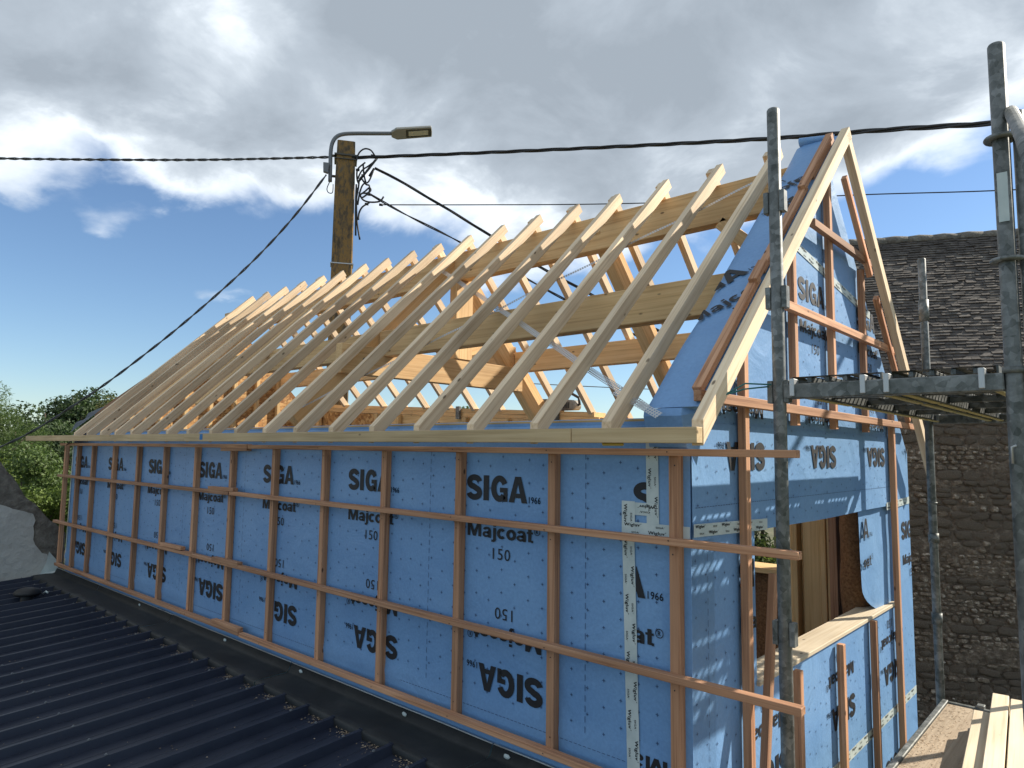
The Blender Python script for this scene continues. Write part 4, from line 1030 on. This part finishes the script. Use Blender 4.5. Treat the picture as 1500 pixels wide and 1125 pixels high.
# ---------------------------------------------------------------- pole, street lamp, cables
PD = 11.2; pc = at(504, 300, PD); pc.z = 0.0; pole_t = thing('utility_pole', 'weathered brown concrete utility pole behind the rafters', 'pole', (pc.x, pc.y, -Z0))
ptop = at(505, 210, PD).z
ud = Vector((pc.x-CX, pc.y-CY, 0)).normalized(); pr = Vector((ud.y, -ud.x, 0))   # to the right as seen
def pole_pt(s, d, z): return Vector((pc.x, pc.y, 0))+pr*s-ud*d+Vector((0, 0, z))
bm = bmesh.new(); rings = []
for k in range(13):
    z = -Z0+(ptop+Z0)*k/12; hw = 0.195-0.043*k/12; hd = 0.15-0.025*k/12
    if k == 12: hw -= 0.012; hd -= 0.012
    c = 0.018; prof8 = [(-hw, -hd+c), (-hw+c, -hd), (hw-c, -hd), (hw, -hd+c), (hw, hd-c), (hw-c, hd), (-hw+c, hd), (-hw, hd-c)]
    rings.append([bm.verts.new((a, b, z)) for a, b in prof8])
for k in range(12):
    for i in range(8): bm.faces.new((rings[k][i], rings[k][(i+1) % 8], rings[k+1][(i+1) % 8], rings[k+1][i]))
bm.faces.new(rings[-1]); bmesh.ops.recalc_face_normals(bm, faces=bm.faces[:])
PM = Matrix(((pr.x, ud.x, 0, pc.x), (pr.y, ud.y, 0, pc.y), (0, 0, 1, 0), (0, 0, 0, 1)))
put('pole_shaft', mesh_bm('pole_shaft', bm), 'pole_concrete', pole_t, PM)
zband = at(505, 389, PD).z
put('steel_band', mesh_bm('steel_band', prism_bm([(-0.178, -0.140), (0.178, -0.140), (0.178, 0.140), (-0.178, 0.140)], zband-0.008, zband+0.008)), 'bright_steel', pole_t, PM)
zw = at(505, 231, PD).z
put('steel_band', mesh_bm('steel_band', prism_bm([(-0.178, -0.140), (0.178, -0.140), (0.178, 0.140), (-0.178, 0.140)], zw-0.012, zw+0.012)), 'lamp_dark', pole_t, PM)
put('steel_band', mesh_bm('steel_band', prism_bm([(-0.178, -0.140), (0.178, -0.140), (0.178, 0.140), (-0.178, 0.140)], zw-0.075, zw-0.063)), 'lamp_dark', pole_t, PM)
# cable fittings, jumpers and loops on the pole
def wire(name, pix, D, r, mat='cable_black', parent=pole_t, n=6):
    r = r*1.22
    k = len(pix); pts = []
    for i, q in enumerate(pix):
        DD = D if not isinstance(D, tuple) else D[0]+(D[1]-D[0])*i/(k-1)
        pts.append(at(q[0], q[1], DD))
    sm = []
    for i in range(len(pts)-1):
        a, b, c, d = pts[max(i-1, 0)], pts[i], pts[i+1], pts[min(i+2, len(pts)-1)]
        for t in (0, 0.25, 0.5, 0.75):
            sm.append(0.5*((2*b)+(c-a)*t+(2*a-5*b+4*c-d)*t*t+(3*b-a-3*c+d)*t**3))
    sm.append(pts[-1]); return tube(name, sm, r, mat, parent, n)
for pix in ([(522, 235), (526, 224), (534, 218), (543, 220), (549, 228)], [(524, 262), (530, 250), (540, 243), (549, 236)], [(522, 290), (525, 275), (527, 262), (535, 254), (542, 246), (551, 232)],
            [(524, 300), (527, 282), (532, 270), (540, 266), (547, 250)], [(530, 262), (536, 270), (541, 272), (540, 282), (530, 283)], [(526, 282), (531, 292), (541, 296), (556, 295), (562, 288)],
            [(523, 275), (522, 300), (523, 325), (527, 351)], [(522, 270), (521, 300), (521, 345)], [(532, 240), (533, 255), (536, 268)], [(526, 270), (523, 262), (524, 248), (535, 238)],
            [(528, 285), (535, 280), (541, 275), (543, 279), (536, 286), (530, 290)], [(541, 297), (531, 303), (526, 312), (525, 322)]):
    wire('jumper_wire', pix, PD-0.2, 0.0115)
for (a, b) in (((526, 265), (552, 232)), ((541, 258), (548, 247))):
    p0, p1 = at(*a, PD-0.1), at(*b, PD-0.1); tube('anchor_clamp', [p0, p1], 0.020, 'cable_black', pole_t, 8)
for q in ((537, 299), (558, 300), (524, 249), (532, 257), (541, 285), (580, 229), (546, 228)):
    p = at(*q, PD-0.1); tube('connector', [p-pr*0.03, p+pr*0.03], 0.021, 'cable_black', pole_t, 8)
box_c = at(478, 246, PD-0.1)
put('junction_box', mesh_bm('junction_box', prism_bm([(-0.045, -0.07), (0.03, -0.09), (0.045, 0.08), (-0.05, 0.08)], -0.035, 0.035, 0.006)), 'lamp_grey', pole_t, frame(box_c, pr, (0, 0, 1)))
wire('jumper_wire', [(483, 266), (479, 276), (481, 282), (487, 282), (488, 270)], PD-0.1, 0.006)
# street lamp
lamp = thing('street_lamp', 'grey street lamp on a curved arm fixed to the utility pole', 'street lamp', at(484, 262, PD-0.05))
wire('lamp_arm', [(483.5, 266), (484, 240), (484.5, 222), (487, 209), (493, 200.5), (503, 196.5), (520, 195.5), (545, 195.5), (574, 195.5)], PD-0.05, 0.026, 'lamp_grey', lamp, 12)
for q in (228, 258):
    p = at(487, q, PD-0.05); tube('arm_bracket', [p-pr*0.05, p+pr*0.06], 0.022, 'lamp_dark', lamp, 8)
h0 = at(574, 196, PD-0.05); h1 = at(632, 192, PD-0.05); HL = (h1-h0).length
up = Vector((0, 0, 1)); hx = (h1-h0).normalized()
HM = frame(h0, hx, up + 0.55*Vector((ud.x, ud.y, 0)))   # underside tilted towards the viewer
hw_ = 0.105
outl = [(-0.01, -0.05), (0.03, -0.075), (0.08, -hw_), (HL, -hw_*0.92), (HL+0.008, 0.0), (HL, hw_*0.92), (0.08, hw_), (0.03, 0.07), (-0.01, 0.05)]
HM2 = frame(h0, hx, (hx.cross(up)*1.0 + up*0.55))
body = put('lamp_head', mesh_bm('lamp_head', prism_bm(outl, -0.022, 0.03, 0.008)), 'lamp_body', lamp, HM2)
zface = HM2.to_3x3().col[2]
side = -0.0235 if zface.z > 0 else 0.0315
put('lamp_frame', mesh_bm('lamp_frame', prism_bm([(0.23, -0.075), (HL-0.006, -0.068), (HL-0.006, 0.068), (0.23, 0.075)], side-0.0012, side+0.0012)), 'lamp_dark', lamp, HM2)
put('lamp_glass', mesh_bm('lamp_glass', prism_bm([(0.27, -0.045), (HL-0.06, -0.045), (HL-0.06, 0.045), (0.27, 0.045)], side-0.003 if side < 0 else side+0.0005, side-0.0005 if side < 0 else side+0.003)), 'lamp_glass', lamp, HM2)
# overhead cables: twisted bundles hung between their supports
def cable(name, label, pts, r, strands, twist, mat, n=5):
    pts = [Vector(p) for p in pts]; sm = []
    for i in range(len(pts)-1):
        a, b, c, d = pts[max(i-1, 0)], pts[i], pts[i+1], pts[min(i+2, len(pts)-1)]
        m = max(4, int((c-b).length/0.09))
        for k in range(m):
            t = k/m; sm.append(0.5*((2*b)+(c-a)*t+(2*a-5*b+4*c-d)*t*t+(3*b-a-3*c+d)*t**3))
    sm.append(pts[-1]); parts = []
    if strands == 1: parts.append(tube_vf(sm, r, n+1))
    else:
        for s in range(strands):
            q = []; l = 0
            for i, p in enumerate(sm):
                d = (sm[min(i+1, len(sm)-1)]-sm[max(i-1, 0)]).normalized(); a = d.cross(Vector((0, 0, 1))).normalized(); b = a.cross(d)
                if i: l += (p-sm[i-1]).length
                ph = l/twist*2*math.pi+s*2*math.pi/strands; q.append(p+(a*math.cos(ph)+b*math.sin(ph))*r*1.05)
            parts.append(tube_vf(q, r, n))
    V, Fc = merge(parts); o = pts[0]
    put(name, mesh_pd(name, [q-o for q in V], Fc, True), mat, None, Matrix.Translation(o), label=label, cat='cable')
cable('overhead_cable', 'thick twisted black overhead cable running from the pole over the gable peak', [at(516, 231, PD-0.1), at(560, 229.5, PD-0.15), at(700, 224, 10.7), at(900, 215, 10.1), at(1128, 203, 9.3), at(1300, 190, 8.6), at(1462, 180, 7.9), at(1700, 160, 7.0), at(2050, 100, 6.0)], 0.0150, 3, 1.5, 'cable_black')
cable('overhead_cable', 'thin twisted grey overhead cable stretched level from the pole across the trees', [at(486, 230, PD), at(300, 234, 12), at(100, 233.5, 13), at(-60, 230, 14), at(-350, 215, 16)], 0.0125, 2, 0.4, 'cable_grey')
cable('overhead_cable', 'thin single black cable running level behind the ridge to the right', [at(556, 300, PD-0.1), at(700, 300, 11.3), at(870, 299, 11.4), at(1060, 294, 11.5), at(1270, 285, 11.6), at(1462, 279, 11.7), at(1800, 262, 11.9)], 0.0100, 1, 1, 'cable_black')
cable('service_cable', 'grey service cable slanting down from the pole towards the trees', [at(478, 256, PD-0.1), at(430, 318, 11.2), at(370, 383, 11.4), at(300, 447, 11.6), at(220, 513, 11.9), at(120, 586, 12.3), at(0, 655, 12.8), at(-200, 720, 13.8)], 0.0100, 2, 0.6, 'cable_grey')
cable('service_cable', 'bundle of black service wires sagging from the pole behind the ridge beam', [at(549, 246, PD-0.1), at(580, 262, 11.1), at(640, 297, 11.0), at(712, 341, 10.9), at(780, 385, 10.7), at(845, 420, 10.5), at(960, 482, 10.2), at(1120, 548, 9.6), at(1195, 570, 9.1)], 0.0120, 3, 2.6, 'cable_black')
cable('service_cable', 'lower black service cable sagging from the pole through the rafters', [at(538, 282, PD-0.1), at(590, 312, 11.1), at(665, 350, 11.0), at(760, 402, 10.8), at(830, 440, 10.6), at(950, 500, 10.2), at(1120, 575, 9.6), at(1195, 600, 9.1)], 0.0105, 2, 1.6, 'cable_black')
cable('telephone_line', 'thin telephone line seen low between the rafters of the back slope', [at(380, 545, 14), at(600, 553, 15), at(860, 566, 16.5), at(1000, 572, 17.5), at(1150, 578, 18.5)], 0.011, 1, 1, 'cable_grey')

# ---------------------------------------------------------------- chainsaw on the back wall
csx = -3.06; csy = yfar(csx)+0.05; csz = zp(csx)
saw = thing('chainsaw', 'small worn chainsaw lying on top of the back wall plate', 'chainsaw', (csx, csy, csz))
def sawM(M): return Matrix.Translation((csx, csy, csz)) @ M
put('saw_housing', mesh_bm('saw_housing', prism_bm([(0.0, 0.004), (0.29, 0.004), (0.31, 0.05), (0.28, 0.10), (0.12, 0.115), (0.0, 0.09), (-0.03, 0.05)], -0.06, 0.06, 0.012)), 'saw_body', saw, sawM(frame((-0.02, 0, 0), (1, 0, 0), (0, 0, 1))))
for k in range(5): box('cooling_fin', csx+0.12+k*0.022, csx+0.132+k*0.022, csy-0.066, csy-0.059, csz+0.02, csz+0.08, 'saw_black', saw, 'z', 0)
put('sprocket_cover', mesh_bm('sprocket_cover', prism_bm(arc(0.05, 0.075, 0.04, 0.04, 0, 345, 16), 0.061, 0.07)), 'saw_red', saw, sawM(frame((0, 0, 0), (1, 0, 0), (0, 0, 1))))
put('guide_bar', mesh_bm('guide_bar', prism_bm([(0.0, 0.05)] + arc(-0.36, 0.085, 0.035, 0.037, 265, 95, 10) + [(0.0, 0.115)], -0.005, 0.005)), 'saw_bar', saw, sawM(frame((0, -0.02, 0), (1, 0, 0), (0, 0, 1))))
tube('chain', [(csx-0.0+q[0], csy-0.02, csz+q[1]) for q in [(0.0, 0.05)] + arc(-0.36, 0.085, 0.038, 0.04, 265, 95, 10) + [(0.0, 0.118)]], 0.006, 'saw_bar', saw, 6)
tube('front_handle', [(csx+0.07, csy-0.07, csz+0.06), (csx+0.06, csy-0.075, csz+0.16), (csx+0.075, csy-0.03, csz+0.195), (csx+0.08, csy+0.05, csz+0.19), (csx+0.08, csy+0.07, csz+0.06)], 0.012, 'saw_black', saw, 8)
tube('rear_handle', [(csx+0.26, csy, csz+0.04), (csx+0.30, csy, csz+0.06), (csx+0.29, csy, csz+0.125), (csx+0.2, csy, csz+0.17), (csx+0.11, csy, csz+0.185)], 0.014, 'saw_black', saw, 8)
box('brake_guard', csx+0.085, csx+0.14, csy-0.05, csy+0.05, csz+0.185, csz+0.215, 'saw_red', saw, 'x', 0.008)

# ---------------------------------------------------------------- trees and bushes
def tree(name, label, loc, h, rx, rz, leafmat, n, ls, seed, trunk_r=0.12, group=None, clumps=16, base=0.25, narrow=False, cat='tree'):
    rnd = random.Random(seed); loc = Vector(loc)
    t = thing(name, label, cat, loc, group)
    V, Fc = [], []; cs = []
    cz = h-rz
    for k in range(clumps):
        while True:
            a = Vector((rnd.uniform(-1, 1), rnd.uniform(-1, 1), rnd.uniform(-1, 1)))
            if 0.35 < a.length < 1: break
        cs.append((Vector((a.x*rx*0.85, a.y*rx*0.85, cz+a.z*rz*0.85)), rnd.uniform(0.28, 0.55)*min(rx, rz)))
    # trunk and limbs
    parts = [tube_vf([(0, 0, -0.1), (0.05*rx, 0, h*0.3), (0.0, 0.04*rx, cz), (0, 0, cz+rz*0.5)], [trunk_r, trunk_r*0.8, trunk_r*0.5, trunk_r*0.15], 7)]
    for c, r in cs[:10]:
        s = Vector((0, 0, max(h*0.2, c.z-0.6*abs(c.x)-0.3*rz))); parts.append(tube_vf([s, (s+c)/2+Vector((0, 0, -0.05*rz)), c], [trunk_r*0.42, trunk_r*0.28, trunk_r*0.08], 5))
    tv, tf = merge(parts)
    put('trunk', mesh_pd('trunk', tv, tf, True), 'bark', t, Matrix.Translation(loc))
    wts = [r**2 for _, r in cs]
    for k in range(int(n*1.7)):
        c, r = rnd.choices(cs, wts)[0]
        d = Vector((rnd.gauss(0, 1), rnd.gauss(0, 1), rnd.gauss(0, 1))).normalized()*r*(rnd.random()**0.45)
        d.z *= 0.75; p = c+d
        nrm = (d.normalized()*0.7+Vector((rnd.gauss(0, 0.6), rnd.gauss(0, 0.6), rnd.gauss(0.4, 0.6)))).normalized()
        a = nrm.orthogonal().normalized(); b = nrm.cross(a); th = rnd.uniform(0, 6.28); a, b = a*math.cos(th)+b*math.sin(th), b*math.cos(th)-a*math.sin(th)
        s = ls*0.72*rnd.uniform(0.5, 1.5); w = s*(0.12 if narrow else 0.5); o = len(V)
        V += [p-a*s*0.5, p+b*w*0.5+nrm*s*0.06, p+a*s*0.5, p-b*w*0.5+nrm*s*0.06]; Fc.append((o, o+1, o+2, o+3))
    put('crown', mesh_pd('crown', V, Fc), leafmat, t, Matrix.Translation(loc))
def ground_at(px, D): p = at(px, 660, D); return (p.x, p.y, -Z0)
TG = 'trees beyond the far end of the house'
def htop(px, py, D): return at(px, py, D).z+Z0
tree('broadleaf_tree', 'dark rounded tree standing behind the far end of the rafters', ground_at(118, 27), htop(118, 562, 27), 1.7, 2.2, 'leaf_dark', 9000, 0.16, 11, group=TG, clumps=20)
tree('broadleaf_tree', 'dark flat-topped tree left of the rounded one, crossed by the service cable', ground_at(62, 27), htop(62, 562, 27), 1.3, 1.9, 'leaf_dark', 8000, 0.16, 12, group=TG, clumps=18)
tree('broadleaf_tree', 'brownish green tree tucked against the end of the eaves', ground_at(172, 24), htop(172, 578, 24), 1.4, 2.2, 'leaf_olive', 7000, 0.15, 13, group=TG, clumps=18)
tree('broadleaf_tree', 'low dark tree mass at the foot of the far trees', ground_at(20, 23), htop(20, 578, 23), 1.8, 2.0, 'leaf_dark', 9000, 0.15, 14, group=TG, clumps=20)
tree('broadleaf_tree', 'dark thicket tree directly below the rounded tree', ground_at(100, 20), htop(100, 596, 20), 1.6, 1.9, 'leaf_dark', 9000, 0.13, 15, group=TG, clumps=20)
BG = 'bushes behind the neighbour wall'
tree('broadleaf_bush', 'bright yellow green bush above the sloping wall top', ground_at(20, 14.5), htop(20, 622, 14.5), 1.0, 1.1, 'leaf_light', 9000, 0.085, 16, 0.06, BG, cat='bush', clumps=18)
tree('broadleaf_bush', 'dull green bush under the overhanging eaves board', ground_at(62, 13.6), htop(62, 636, 13.6), 0.75, 1.15, 'leaf_mid', 8000, 0.075, 17, 0.06, BG, cat='bush', clumps=16)
tree('broadleaf_bush', 'leafy yellow green bush filling the gap before the house corner', ground_at(72, 11.6), htop(72, 690, 11.6), 0.62, 0.9, 'leaf_light', 9000, 0.062, 18, 0.05, BG, cat='bush', clumps=16)
tree('broadleaf_bush', 'mid green bush low behind the wall slope', ground_at(35, 12.2), htop(35, 660, 12.2), 0.7, 0.9, 'leaf_mid', 7000, 0.07, 19, 0.05, BG, cat='bush', clumps=16)
tree('pine_tree', 'pine with tufted branch reaching in above the bushes', ground_at(-14, 15), htop(-14, 505, 15), 0.95, 1.5, 'leaf_mid', 12000, 0.10, 20, 0.1, TG, clumps=16, narrow=True)
FG = 'trees seen through the rafters'
tree('broadleaf_tree', 'small rounded tree showing between rafters above the back wall', ground_at(705, 38), htop(705, 580, 38), 1.5, 2.0, 'leaf_mid', 5000, 0.2, 21, group=FG)
tree('broadleaf_tree', 'low tree top level with the back wall plate', ground_at(640, 44), htop(640, 590, 44), 2.2, 2.0, 'leaf_dark', 5000, 0.24, 22, group=FG)
tree('broadleaf_tree', 'tree top beside the chainsaw, seen past the wall end', ground_at(905, 24), htop(905, 585, 24), 0.9, 1.8, 'leaf_dark', 4500, 0.14, 23, group=FG)
tree('garden_shrub', 'leafy green shrub outside the window at the back', (-1.62, 4.15, -Z0), 2.95, 0.55, 1.0, 'leaf_light', 5000, 0.055, 24, 0.04, cat='shrub')
tree('garden_shrub', 'tall dark shrub rising beside the back window', (-1.75, 4.9, -Z0), 3.9, 0.5, 1.3, 'leaf_dark', 5000, 0.06, 25, 0.04, cat='shrub')
